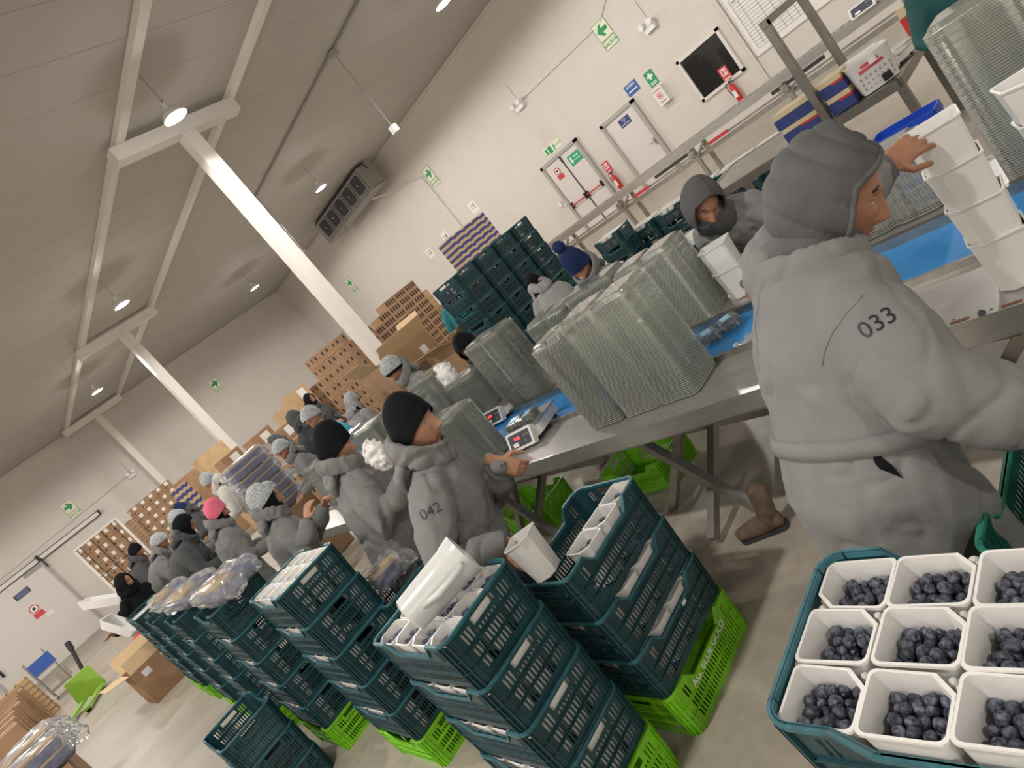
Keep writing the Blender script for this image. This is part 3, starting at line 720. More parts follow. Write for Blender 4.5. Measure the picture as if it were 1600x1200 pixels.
def bagged_tray(x, y, z, rz, label, nl=1, a=.30, b=.14, tilt=0, group='bagged trays on the crate row'):
    t = thing('bagged_tray', label, 'bagged tray', (x, y, z), rz, group)
    for k in range(nl):
        mb = MB(); zz = k*.11
        MB().box((0, 0, .045+zz), (2*a-.05, 2*b-.06, .075)).build('card_tray', m_blueprint if False else m_navyp, t)
        MB().box((0, b*.35, .098+zz), (2*a-.06, b*.9, .022)).build('card_lid', m_card2, t)
    for q in (-.1, .08): MB().box((q, -b+.022, .05), (.09, .01, .03)).build('printed_panel', m_paper, t)
    me = bag_mesh(a, b, .112*nl, hash(label) % 50 if False else len(label)); obj('film', me, None, t, smooth=False)
    t.rotation_euler = (tilt, 0, rz); return t
m_navyp = mat('navy_carton', (.03, .045, .17), .5, col2=(.14, .16, .33), vscale=25)
bagged_tray(5.22, -.92, 6*PIT+.01, R(2), 'film-wrapped tray with a tan lid on the fourth stack', a=.32, b=.17)
bagged_tray(6.45, -.90, 6*PIT+.01, R(5), 'film-wrapped tray crumpled on the fifth stack', a=.31, b=.17)
bagged_tray(7.65, -.92, 6*PIT+.01, R(-3), 'film-wrapped tray on the sixth stack, beside the hunched workers', a=.31, b=.17)
bagged_tray(SH.x-.05, SH.y, 4*PIT+.01, R(80), 'small film-wrapped pack on the shadowed crate stack', a=.12, b=.10)

# ---- foreground crate with big berries
FX, FY, FZ = .55, -.80, .8775
fg = crate_stack(FX, FY, 4, 0, 'of the nearest stack at the lower right corner', 'crates of the nearest stack', z0=FZ-3*PIT, lime=False)
crate((FX, FY, FZ-3*PIT-.2256), 0, CR_LIME, 'lime green slatted crate at the foot of the nearest stack', 'crates of the nearest stack', True)
pos = {}
ROWN = ['leftmost row', 'second row', 'third row', 'row nearest the viewer']
COLN = ['front', 'middle', 'back']
bm_list = []
def berry_mesh(seed):
    rnd = random.Random(seed); mb = MB(); berry_geo(mb, (0, 0, 0), 1.0)
    me = mb.mesh('berry'); 
    for v in me.vertices: v.co += v.normal*0 + noise.noise_vector(v.co*1.3+Vector((seed, 0, 0)))*.06
    me.materials.append(m_berry2); me.polygons.foreach_set('use_smooth', [True]*len(me.polygons)); return me
BER = [berry_mesh(s) for s in range(5)]
rnd = random.Random(11); nb = 0
for i in (3, 2, 1, 0):
    for j in range(3):
        x, y = FX-.2175+.145*i, FY-.127+.127*j
        if i == 0: continue
        which = {3: 'left', 2: 'middle', 1: 'right'}[i]; side = {2: 'nearest', 1: 'middle', 0: 'farthest'}[j]
        flip = PI if (i == 3 and j == 0) else 0
        zt = FZ+.018+(.004 if j == 1 else 0)
        p = pot((x, y, zt), PI+flip, 'white pot of large blueberries, %s column, %s row of the nearest crate' % (which, side), 'white pots in the nearest crate', rot=(rnd.uniform(-.012, .012), rnd.uniform(-.012, .012), PI/1+flip), me=POT_F)
        # berries: packed by dropping onto a jittered hex grid
        cells = []; dx = .0245; A, B = .052, .045
        for layer in range(2):
            yy = -B+(.01 if layer else 0); rw = 0
            while yy <= B:
                xx = -A+(dx/2 if (rw+layer) % 2 else 0)
                while xx <= A: cells.append((xx, yy, layer)); xx += dx
                yy += dx*.87; rw += 1
        up = [c for c in cells if c[2]]; lo = [c for c in cells if not c[2]]
        rnd.shuffle(up); pick = lo+up[:len(up)*7//10]
        zb = zt+.138
        fill = MB().prism(rrect(.050, .042, .034), zb-.06, zb-.010).build('blueberries', m_berry); fill.location = (x, y, 0)
        tag(fill, 'lower layer of blueberries in the %s column, %s row pot of the nearest crate' % (which, side), 'blueberries', None, 'stuff')
        for cx, cy, l in pick:
            if nb >= 298: break
            nb += 1; r = rnd.uniform(.0108, .0142)
            b_ = obj('blueberry', rnd.choice(BER), None)
            b_.location = (x+cx+rnd.uniform(-.003, .003), y+cy+rnd.uniform(-.003, .003), zb+l*.0145+rnd.uniform(-.003, .003)+(.004*(1-abs(cx)/A)))
            b_.scale = (r, r, r*rnd.uniform(.85, 1)); b_.rotation_euler = (rnd.uniform(-1.2, 1.2), rnd.uniform(-1.2, 1.2), rnd.uniform(0, 6))
            tag(b_, 'dark bloomed blueberry in the %s column, %s row pot of the nearest crate' % (which, side), 'blueberry', 'berries of the %s column %s row pot' % (which, side))
# green crate stack beyond it
crate_stack(.465, -1.47, 4, PI/2, 'of the green stack at the right edge', 'crates of the green stack', lime=False, z0=0.0, green=(0, 1, 2, 3))
# ------------------------------------------------------------------ packing line: front tray, blue belt, rear tray
X0, X1 = -1.2, 7.6
t = thing('packing_table', 'long stainless packing line with a blue belt down its middle', 'packing line', (0, 0, 0))
def lx(x0, x1): return ((x0+x1)/2, x1-x0)
cx, lx_ = (X0+X1)/2, X1-X0
MB().box((cx, -2.40, .892), (lx_, .42, .012)).build('front_tray', m_steel, t)
MB().box((cx, -2.185, .862), (lx_, .012, .085)).box((cx, -2.196, .903), (lx_, .035, .008)).box((cx, -2.25, .80), (lx_, .05, .03)).build('front_edge', m_steel, t)
MB().box((cx, -2.612, .908), (lx_, .02, .035)).build('belt_rail', m_steel2, t)
MB().box((cx, -2.855, .888), (lx_, .47, .012)).build('belt', m_belt, t)
MB().box((cx, -3.11, .915), (lx_, .04, .045)).build('belt_rail', m_steel2, t)
MB().box((cx, -3.38, .892), (lx_, .50, .012)).box((cx, -3.635, .87), (lx_, .012, .08)).build('rear_tray', m_steel, t)
for x in [-.9+1.7*i for i in range(5)]:
    MB().bar((x, -2.30, .05), (x+.02, -3.5, .78), .05).bar((x+.06, -3.55, .0), (x+.06, -2.3, .78), .05).build('cross_leg', m_galv, t)
    MB().bar((x-.25, -2.5, 0), (x+.45, -2.62, .8), .05).bar((x+.55, -2.7, 0), (x-.2, -2.6, .8), .05).build('cross_leg', m_galv, t)
MB().box((cx, -2.33, .76), (lx_, .04, .05)).box((cx, -3.5, .76), (lx_, .04, .05)).build('under_rail', m_galv, t)
# slots in the front lip near the right
for px, py in ((1490, 536), (1575, 505)):
    p = atz(px, py, .9085); o = MB().box((0, 0, 0), (.055, .012, .002)).build('slot', mat('rust_brown', (.22, .10, .05), .8), t); o.location = (p.x, -2.197, .9085)
# lime crate stored under the table
crate((3.42, -3.12, 0), 0, CR_LIME, 'lime green crate on the floor under the packing line', 'crates under the packing line', True)
crate((4.6, -2.9, 0), 0, CR_LIME, 'lime green crate under the packing line, behind the beanie workers', 'crates under the packing line', True)
# spilled berries on the tray
for k, (px, py) in enumerate(((1535, 491), (1549, 484), (1490, 499), (1211, 561))):
    p = atz(px, py, .906); b_ = obj('blueberry', BER[k % 5], None); s_ = (.012, .006, .005, .006)[k]; b_.location = (p.x, p.y, .898+s_); b_.scale = (s_, s_, s_)
    tag(b_, 'stray blueberry lying on the steel tray, %s' % ['the largest by the front lip', 'small one beside the largest', 'small one left of the largest', 'pale one by the belt rail'][k], 'blueberry')

# ------------------------------------------------------------------ clamshell stacks
def clam_outline(a, b, g=0, notch=True):
    A, B = a/2+g, b/2+g; r = min(.035, B*.4); pts = []
    def arc(cx, cy, s0, n=5):
        for i in range(n+1):
            q = s0+PI/2*i/n; pts.append((cx+r*math.cos(q), cy+r*math.sin(q)))
    d = .010 if notch else 0
    def side(p, q, nrm):
        L = math.hypot(q[0]-p[0], q[1]-p[1]); m = 3 if L > .3 else 1
        for k in range(1, m+1):
            f = k/(m+1); w = .014/L if not (m == 3 and k == 2) else .030/L
            dd = d*(1.9 if (m == 3 and k == 2) else .6)
            for ff, off in ((f-w, 0), (f-w*.5, dd), (f+w*.5, dd), (f+w, 0)):
                pts.append((p[0]+(q[0]-p[0])*ff-nrm[0]*off, p[1]+(q[1]-p[1])*ff-nrm[1]*off))
    arc(A-r, B-r, 0); side((A-r, B), (-A+r, B), (0, 1)); arc(-A+r, B-r, PI/2); side((-A, B-r), (-A, -B+r), (-1, 0))
    arc(-A+r, -B+r, PI); side((-A+r, -B), (A-r, -B), (0, -1)); arc(A-r, -B+r, 1.5*PI); side((A, -B+r), (A, B-r), (1, 0))
    return pts
CP = .0108
def layer(mb, a, b, z, top=False, floor=False):
    def rg(g, zz): return [Vector((x, y, zz)) for x, y in clam_outline(a, b, g)]
    mb.ring([rg(-.006, z), rg(.0, z), rg(.0, z+.0022), rg(-.006, z+.0022)], True, mi=1)
    mb.ring([rg(-.006, z+.0022), rg(-.009, z-.010)], True)
    if floor: mb.add(rg(-.009, z-.010), [tuple(range(len(clam_outline(a, b))))])
    if top:
        mb.ring([rg(-.009, z-.002), rg(-.011, z-.030), rg(-.014, z-.034)], True, False, True)
        for s in (-1, 1):   # the raised pocket tops of the open clamshell
            mb.ring([[Vector((x+s*a*.25, y, zz)) for x, y in rrect(a*.2*f, b*.40*f, .02)] for f, zz in ((1.08, z-.003), (1, z+.02), (.9, z+.024))], True, False, True)
def clam_single(a, b, top=False, floor=False):
    mb = MB(); layer(mb, a, b, 0, top, floor); me = mb.mesh('clam'); me.materials.append(m_clam); me.materials.append(m_clamrim); return me
def clam_stack(cx, cy, z0, a, b, h, rz, label, nm='clamshell_stack'):
    n = int(h/CP); mb = MB(); rnd = random.Random(int(cx*100))
    for k in range(n): layer(mb, a, b, .012+k*CP, k >= n-2, k % 3 == 0)
    me = mb.mesh('clam_stack'); me.materials.append(m_clam); me.materials.append(m_clamrim)
    o = obj(nm, me, None); o.location = (cx, cy, z0); o.rotation_euler = (0, 0, rz)
    return tag(o, label, 'clamshell stack', 'nests of clear clamshells along the packing line', 'stuff')
def clam_pile(cx, cy, z0, a, b, h, rz, label, group):
    """every clamshell of the nest its own object"""
    n = int(h/CP); me, mt, m3 = clam_single(a, b), clam_single(a, b, True), clam_single(a, b, False, True); rnd = random.Random(5)
    for k in range(n):
        o = obj('clamshell', mt if k >= n-1 else (m3 if k % 3 == 0 else me), None)
        o.location = (cx+rnd.uniform(-.0005, .0005), cy+rnd.uniform(-.0005, .0005), z0+.012+k*CP); o.rotation_euler = (0, 0, rz+rnd.uniform(-.001, .001))
        tag(o, label if k < n-1 else label.replace('nested in', 'on top of'), 'clamshell', group if k < n-1 else None)
ZT = .899
clam_pile(2.225, -2.460, ZT, .49, .27, .60, R(1), 'clear clamshell nested in the tall pile at the middle of the front tray', 'clamshells of the tall front pile')
clam_pile(2.618, -2.455, ZT, .255, .27, .56, R(-1), 'clear clamshell nested in the pile just left of the tall front pile', 'clamshells of the left front pile')
clam_pile(.535, -3.29, ZT, .46, .27, .70, R(0), 'clear clamshell nested in the large pile at the upper right corner', 'clamshells of the upper right pile')
clam_pile(2.50, -3.33, ZT, .46, .26, .50, R(1), 'clear clamshell nested in the pile beside the white label-bearing pots', 'clamshells of the pile by the white pots')
S = [(2.99, -3.36, .44, .26, .52, 'clear clamshell nest behind the left front pile, across the belt'),
     (1.25, -3.42, .44, .26, .33, 'low clear clamshell nest behind the tower of white pots'),
     (3.48, -3.36, .44, .26, .50, 'clear clamshell nest in front of the pompom hat wearer'),
     (4.12, -3.28, .46, .27, .62, 'tall clear clamshell nest in front of the person in the black hood'),
     (4.68, -3.26, .44, .27, .44, 'lower clear clamshell nest left of the tall one by the black hood'),
     (3.98, -2.42, .44, .27, .44, 'clear clamshell nest beside the weighing scale on the front tray'),
     (4.45, -2.45, .44, .27, .52, 'clear clamshell nest behind the beanie worker with the bare face'),
     (4.98, -2.79, .44, .27, .58, 'clear clamshell nest on the belt left of the weighing scale'),
     (5.5, -2.45, .44, .27, .45, 'clear clamshell nest between the two beanie workers'),
     (6.1, -2.44, .44, .27, .40, 'low clear clamshell nest by the raised hand'),
     (6.35, -3.1, .44, .27, .52, 'clear clamshell nest behind the raised hand'),
     (6.9, -3.12, .44, .27, .55, 'tall clear clamshell nest left of the profile worker'),
     (7.3, -2.79, .44, .27, .52, 'clear clamshell nest under the cyan vest'),
     (5.3, -3.36, .44, .27, .60, 'tall clear clamshell nest in front of the hairnet by the nearest column'),
     (5.82, -3.2, .44, .27, .50, 'clear clamshell nest before the light grey back')]
for x, y, a, b, h, lab in S: clam_stack(x, y, ZT, a, b, h, R(random.uniform(-4, 4)), lab)

# ------------------------------------------------------------------ pot towers on the table
def tower(cx, cy, z0, n, pitch, rz, lab, group, sc=1, lean=0):
    for k in range(n):
        o = pot((cx+lean*k, cy, z0+k*pitch), rz+random.uniform(-.06, .06), lab if k < n-1 else lab.replace('nested in', 'on top of'), group if k < n-1 else None, me=POT_T); o.scale = (sc, sc, 1)
p = atz(1560, 482, .9)
tower(.66, -2.345, ZT, 4, .132, R(12), 'white pot nested in the tower held by the coated worker', 'pots of the held tower', 1.14)
p = atz(1140, 478, .9)
tower(p.x-.075, p.y-.10, ZT, 2, .15, R(8), 'white pot nested in the tower left of the quilted-hood worker', 'pots of the tower by the clamshells', 1.3)
p = atd(1612, 110, 1.9); nn = 4
tower(p.x, p.y, ZT, nn, (p.z-ZT-.193)/(nn-1), R(20), 'white pot nested in the tower cut by the right edge of the photo', 'pots of the right edge tower', 1.3)
# printed white baskets
def basket(x, y, z, rz, sc, label, grp=None):
    t = thing('white_basket', label, 'basket', (x, y, z), rz, grp)
    mb = MB(); prof = [(.80, 0), (.82, .01), (.97, .19), (1.0, .195), (1.0, .2), (.95, .2), (.80, .012)]
    mb.ring([[Vector((px*f*sc, py_*f*sc, zz*sc)) for px, py_ in rrect(.13, .10, .045, 6)] for f, zz in prof], True, True, True); mb.build('body', m_whitepl, t, auto=35)
    mb = MB()
    for i in range(7):
        for j in range(3): mb.box((-.085*sc+.028*i*sc, -.0815*sc-.0035*j*sc, (.035+.03*j)*sc), (.011*sc, .006, .02*sc), Matrix.Rotation(-.12, 3, 'X'))
    mb.build('vent_slots', m_gray, t)
    for zz, w_ in ((.135, .14), (.16, .10)): MB().box((-.01, (-.0925-.02*(zz-.12)/.05*.3)*sc-.002, zz*sc), (w_*sc, .004, .016*sc), Matrix.Rotation(-.12, 3, 'X')).build('red_lettering', m_redp, t)
    return t
p = atz(843, 612, .9); basket(p.x, p.y-.0, ZT, R(170), 1.05, 'white basket with red print between the clamshell nests')
# ------------------------------------------------------------------ scales
def scale(x, y, z, rz, label, grp='weighing scales', digits=True):
    t = thing('weighing_scale', label, 'scale', (x, y, z), rz, grp)       # front towards local -y
    MB().prism([(-.11, -.15), (.11, -.15), (.13, -.09), (.13, .15), (-.13, .15), (-.13, -.09)], .025, .085).build('body', m_whitepl, t)
    q = Matrix.Translation((0, -.165, .065)) @ Matrix.Rotation(R(62), 4, 'X')
    MB().prism(rrect(.118, .062, .014), -.02, .02).xf(q).build('display_housing', m_whitepl, t, auto=35)
    MB().prism(rrect(.098, .046, .008), .02, .022).xf(q).build('display_panel', mat('display_blue_grey', (.07, .075, .10), .4), t)
    if digits: text_part('0.00', .030, 'digits', m_led, t, q @ Matrix.Translation((-.02, .012, .0225)))
    MB().box((0, 0, 0), (.05, .025, .002)).xf(q @ Matrix.Translation((-.045, -.026, .0225))).build('sticker', m_paper, t)
    MB().cyl((.05, .016, .022), (.05, .016, .0235), .007).cyl((.075, .016, .022), (.075, .016, .0235), .007).cyl((.05, -.02, .022), (.05, -.02, .0235), .007).xf(q).build('buttons', m_gray, t)
    MB().box((0, .03, .095), (.28, .25, .012)).box((0, .03, .088), (.2, .18, .008)).build('weighing_plate', m_steel, t)
    for sx in (-1, 1):
        for sy in (-1, 1): MB().cyl((sx*.1, sy*.11, 0), (sx*.1, sy*.11, .026), .016).build('foot', m_black, t)
    return t
scale(3.47, -2.58, ZT+.004, R(190), 'white weighing scale with lit red digits on the front tray')
p = atz(785, 650, .9); scale(p.x-.05, p.y-.05, ZT, R(185), 'second weighing scale behind the clamshell nests')
# filled clamshells with blue labels
def filled(x, y, z, rz, label, n=2, grp='filled blueberry clamshells'):
    t = thing('filled_clamshell', label, 'clamshell', (x, y, z), rz, grp)
    for k in range(n):
        ox = (k-(n-1)/2)*.125; mb = MB(); rn = random.Random(k)
        for i in range(26): berry_geo(mb, (ox+rn.uniform(-.045, .045), rn.uniform(-.06, .06), .012+rn.uniform(0, .022)), .0095, True)
        mb.build('blueberries', m_berry, t, smooth=True)['kind'] = 'stuff'
        MB().ring([[Vector((ox+px*f, py_*f, zz)) for px, py_ in rrect(.06, .075, .02)] for f, zz in ((.85, 0), (.95, .03), (1.04, .031), (.98, .034), (.93, .05))], True, True, True).build('shell', m_clam, t, auto=30)
        MB().box((ox+.005, -.01, .052), (.055, .075, .001)).build('label', mat('pale_blue_label', (.35, .62, .78), .4), t)
    return t
p = atz(1122, 512, .93); filled(p.x, p.y, .895, R(40), 'pair of filled clamshells with pale blue labels on the belt')
filled(3.5, -2.56, ZT+.106, R(10), 'filled clamshells lying on the lit weighing scale', 2)
p = atz(775, 625, .93); filled(p.x-.2, p.y, .895, R(20), 'filled clamshells on the belt behind the lit scale', 2)
p = atz(1162, 541, .9); mb = bag_mesh(.05, .04, .03, 3); o = obj('film_scrap', mb, None); o.location = (p.x, p.y-.02, .897); tag(o, 'crumpled scrap of clear film on the blue belt', 'film scrap')
# white knotted plastic bags
def knot_bag(p, s, label, seed):
    t = thing('plastic_bag', label, 'plastic bag', p); mb = MB().ball((0, 0, s*1.2), (s, s*.7, s*1.25), 40, 30); me = mb.mesh('b')
    for v in me.vertices:
        q = v.co/s; v.co += v.normal*s*(.26*(1-abs(noise.noise(q*1.7+Vector((seed, 0, 0))))*2.4)+.14*noise.noise(q*4.1))*(1 if q.z < 1.7 else 1.4)
    me.materials.append(mat('white_bag', (.82, .80, .79), .3, sss=.1)); obj('bag', me, None, t, smooth=True); return t
knot_bag(tuple(atd(607, 730, 4.05)), .078, 'white knotted plastic bag between the two beanie workers', 3)
knot_bag(tuple(atd(714, 606, 6.1)), .105, 'white plastic bag held up in front of the person in the black hood', 8)

# ------------------------------------------------------------------ far roller conveyor
CY = -14.0
t = thing('roller_conveyor', 'long grey roller conveyor in front of the doors', 'conveyor', (0, CY, 0))
MB().box((5.4, .18, .93), (16.6, .06, .16)).build('near_rail', m_steel, t); MB().box((5.4, -.55, .93), (16.6, .06, .14)).build('far_rail', m_steel, t)
MB().box((5.4, .1, .60), (16.6, .07, .09)).box((5.4, .17, .70), (16.6, .04, .04)).build('lower_rail', m_galv, t)
mb = MB()
for i in range(110): mb.cyl((-2.8+.15*i, .15, .965), (-2.8+.15*i, -.52, .965), .028, n=8)
mb.build('rollers', m_steel2, t)['kind'] = 'stuff'
for x in (-1.4, .9, 3.2, 5.5, 7.8, 10.1, 12.4):
    for y in (.1, -.5): MB().box((x, y, .44), (.08, .08, .88)).build('leg', m_galv, t)
    MB().box((x, .2, .74), (.14, .1, .16)).bar((x-.35, .2, .82), (x-.05, .2, .62), .05).build('bracket', m_steel2, t)
for x in (9.35, 7.1): MB().box((x, .235, .72), (.5, .012, .07)).build('red_sticker', m_redp, t)
for x in (8.3, 5.2): MB().box((x, .22, .80), (1.1, .05, .07)).build('black_motor', m_dark, t)
# scales standing on the conveyor
p = aty(1368, 28, CY); scale(p.x, CY, 1.0, R(180), 'white scale on the far roller conveyor, behind the frame post', digits=False).scale = (1.8, 1.8, 1.5)
scale(p.x-.85, CY, 1.0, R(180), 'white scale on the far roller conveyor at the top edge', digits=False).scale = (1.8, 1.8, 1.5)

# ------------------------------------------------------------------ frame table with boxes, basket and scales
t = thing('frame_table', 'steel frame table with an overhead bar, holding baskets and scales', 'table', (0, 0, 0))
TX0, TX1, TY0, TY1, TZ = 2.04, 4.4, -7.2, -8.45, .85
m_tube = mat('brushed_tube', (.27, .255, .23), .4, metal=.8, var=.1, vscale=8)
MB().box(((TX0+TX1)/2, (TY0+TY1)/2, TZ-.02), (TX1-TX0, TY0-TY1, .02)).build('table_top', m_steel2, t)
MB().box(((TX0+TX1)/2, TY0, TZ-.05), (TX1-TX0, .07, .09)).box(((TX0+TX1)/2, TY1, TZ-.05), (TX1-TX0, .07, .09)).box((TX0, (TY0+TY1)/2, TZ-.05), (.07, TY0-TY1, .09)).box((TX1, (TY0+TY1)/2, TZ-.05), (.07, TY0-TY1, .09)).build('frame', m_tube, t)
for x in (TX0, TX1):
    for y in (TY0, TY1): MB().box((x, y, (TZ-.09)/2), (.075, .075, TZ-.09)).build('leg', m_tube, t)
MB().box((2.72, TY0-.05, 1.42), (.075, .075, 1.15)).build('post', m_tube, t); MB().box((2.72, TY1+.05, 1.42), (.075, .075, 1.15)).build('post', m_tube, t)
MB().box((2.72, (TY0+TY1)/2, 1.98), (.075, TY0-TY1, .075)).build('overhead_bar', m_tube, t)
# coloured printed boxes on the table
def print_box(x, y, z, d, rz, label, cols, grp='printed boxes on the frame table'):
    t = thing('printed_box', label, 'box', (x, y, z), rz, grp)
    MB().box((0, 0, d[2]*.28), (d[0], d[1], d[2]*.56)).build('lower_panel', cols[0], t)
    MB().box((-d[0]*.25, 0, d[2]*.62), (d[0]*.5, d[1], d[2]*.13)).build('upper_panel', cols[1], t)
    MB().box((d[0]*.25, 0, d[2]*.62), (d[0]*.5, d[1], d[2]*.13)).build('upper_panel', cols[0], t)
    MB().box((0, 0, d[2]*.85), (d[0]*.96, d[1]*.96, d[2]*.3)).build('tray_edge', mat('kraft_cream', (.62, .52, .33), .7), t); return t
print_box(2.98, -7.46, TZ, (.42, .3, .16), 0, 'red and blue printed box left of the frame post', (m_navy, m_red))
print_box(2.99, -7.46, TZ+.164, (.42, .3, .16), 0, 'blue printed box on top of the one left of the frame post', (m_navy, m_navy))
print_box(2.545, -7.42, TZ, (.24, .3, .17), 0, 'red and blue printed box right of the frame post', (m_navy, m_red))
print_box(2.545, -7.42, TZ+.176, (.24, .3, .16), 0, 'blue printed box on top of the one right of the frame post', (m_navy, m_red))
print_box(2.06, -9.0, TZ, (.3, .3, .34), 0, 'red printed box beside the teal garment', (m_red, m_red))
t = basket(2.24, -7.44, TZ, R(205), 1.6, 'milky white tub with red print on the frame table corner')
MB().box((.02, -.165, .26), (.07, .03, .06)).build('clip', m_paper, t); MB().box((.06, -.14, .05), (.08, .02, .07)).build('black_label', m_black, t)
t2 = basket(2.62, -7.62, TZ, R(180), 1.5, 'taller milky white tub left of the printed one')
t2.location = (2.42, -7.82, TZ)
scale(2.2, -8.25, TZ, R(150), 'grey scale with a dark display behind the white tub', digits=False)
scale(2.17, -7.90, TZ, R(165), 'white scale close behind the printed tub', digits=True)
# blue bin edge and small blue pieces beyond the rear tray
t = thing('blue_bin', 'bright blue bin behind the rear tray beyond the quilted hood', 'bin', (atz(1408, 199, .86).x, atz(1408, 199, .86).y-.10, .0))
m_bb = mat('bright_blue_plastic', (.01, .07, .55), .4)
mb = MB(); mb.ring([[Vector((x*f, y*f, z)) for x, y in rrect(.22, .12, .03)] for f, z in ((.8, 0), (.98, .80), (1.0, .80), (1.0, .86), (.95, .86), (.78, .02))], True, True, True); mb.build('body', m_bb, t, auto=35)
MB().box((0, .122, .80), (.2, .006, .05)).build('label', mat('label_grey', (.45, .5, .6), .5), t)
# ------------------------------------------------------------------ far pile of teal crates
for c, y in enumerate((-5.62, -6.05, -6.48, -6.92)):
    crate_stack(6.85, y, 9, 0, 'of the %s pile in the tall far crate block' % ('leftmost', 'second', 'third', 'rightmost')[c], 'crates of the far block pile %s' % ('one', 'two', 'three', 'four')[c], lime=False, green=(1, 2) if c == 1 else ((4,) if c == 3 else ()))
# crate rows between the line and the conveyor
for i, x in enumerate((4.35, 4.98, 5.62, 6.26, 6.9, 7.54)):
    st = crate_stack(x, -9.65, 3, 0, 'of row place %s before the conveyor' % ('one', 'two', 'three', 'four', 'five', 'six')[i], 'crates before the conveyor place %d' % (i+1), lime=False)
    pot_grid(x, -9.65, 2*PIT, 0, ALL, 'white pot in the crate row before the conveyor', 'pots before the conveyor', dz=.03)
for i, (px, py, lab) in enumerate(((1085, 372, 'beside the grey knitted hood'), (1185, 372, 'under the arm of the bent worker'), (945, 372, 'behind the pompom hat'))):
    p = atz(px, py, .9); crate_stack(p.x, p.y-.2, 4, 0, 'of the stack '+lab, 'crates '+lab, lime=False)
    pot_grid(p.x, p.y-.2, 3*PIT, 0, ALL, 'white pot in the top crate '+lab, 'pots '+lab, dz=.02)
p = atz(868, 468, .95); crate_stack(p.x, p.y-.15, 4, R(8), 'of the stack left of the pompom hat', 'crates left of the pompom hat', lime=False)
pot_grid(p.x, p.y-.15, 3*PIT, R(8), ALL, 'white pot in the top crate left of the pompom hat', 'pots left of the pompom hat', dz=.02)

# ------------------------------------------------------------------ cartons
m_slot = mat('carton_slot', (.03, .02, .015), .8)
def carton_mesh(d, kind):
    """faces -x (front) and +y (side)"""
    mb = MB().box((0, 0, d[2]/2), (d[0]*.985, d[1]*.985, d[2]*.975)); fx = -d[0]*.4925-.0005; fy = d[1]*.4925+.0005
    if kind == 'slots':
        for q in (-.3, .3): mb.box((fx, q*d[1], d[2]*.62), (.004, d[1]*.12, d[2]*.34), mi=1)
        for q in (-.25, .25): mb.box((q*d[0], fy, d[2]*.62), (d[0]*.12, .004, d[2]*.34), mi=1)
    if kind == 'dash':
        for q in (-.33, -.11, .11, .33): mb.box((fx, q*d[1], d[2]*.5), (.004, d[1]*.12, d[2]*.62), mi=1)
    if kind == 'label':
        mb.box((fx, 0, d[2]*.72), (.004, d[1]*.36, d[2]*.36), mi=2); mb.box((fx, d[1]*.3, d[2]*.3), (.004, d[1]*.14, d[2]*.2), mi=1)
        mb.box((0, fy, d[2]*.7), (d[0]*.3, .004, d[2]*.3), mi=2)
    if kind == 'navy':
        for k in range(3):
            mb.box((fx, (-.325+.325*k)*d[1], d[2]*(.42 if k % 2 else .56)), (.004, d[1]*.32, d[2]*.5), mi=3)
        mb.box((0, fy, d[2]*.5), (d[0], .004, d[2]*.5), mi=3)
    if kind == 'note': mb.box((fx, -d[1]*.1, d[2]*.6), (.004, d[1]*.4, d[2]*.5), mi=2)
    me = mb.mesh('carton_'+kind)
    for m in (m_card if kind not in ('navy',) else m_card2, m_slot, m_paper, m_navy): me.materials.append(m)
    return me
def block(p, d, ny, nz, kind, label, group, name='carton', nx=1, rz=0, mats=None, skip=(), z0=None):
    """a pallet load of single cartons; p = top corner of the front face at the left of the photo, ny towards the right, nz down to the floor"""
    d = (d[0], d[1], p.z/nz); me = carton_mesh(d, kind)
    if mats: me.materials[0] = mats
    base = 0.0
    for k in range(nz):
        for j in range(ny):
            for i in range(nx):
                if (j, nz-1-k) in skip: continue
                q = rotz(rz) @ Vector((d[0]*(i+.5), -d[1]*(j+.5), 0))
                o = obj(name, me, None); o.location = (p.x+q.x, p.y+q.y, base+k*d[2]); o.rotation_euler = (0, 0, rz)
                tag(o, label, 'carton', group)
def pallet(x, y, z, a, b, label):
    t = thing('wooden_pallet', label, 'pallet', (x, y, z))
    mb = MB()
    for k in range(5): mb.box((0, -b/2+b*(k+.5)/5, .125), (a, b*.14, .022))
    for k in range(3): mb.box((-a/2+a*k/2*.92+.05, 0, .06), (.1, b, .1))
    mb.build('slats', m_wood, t)
# tall block of slotted cartons left of the nearest column
p = atd(468, 572, 15.5)
block(p, (.5, .36, .21), 6, 10, 'slots', 'slotted brown carton in the pallet load left of the nearest column', 'cartons left of the nearest column', skip=((0, 0), (0, 1), (4, 0), (5, 0)), z0=p.z-10*.21)
# block of dashed trays right of the column
p = atd(565, 500, 17.5)
block(p, (.5, .42, .17), 5, 13, 'dash', 'open brown tray in the pallet load right of the nearest column', 'trays right of the nearest column', skip=((0, 0), (0, 1), (1, 0)), z0=p.z-13*.17, name='cardboard_tray')
p = atd(633, 478, 19.5)
block(p, (.5, .5, .30), 2, 6, 'plain', 'plain tan carton at the right of the tray load', 'plain tan cartons', mats=m_card2, z0=p.z-6*.30)
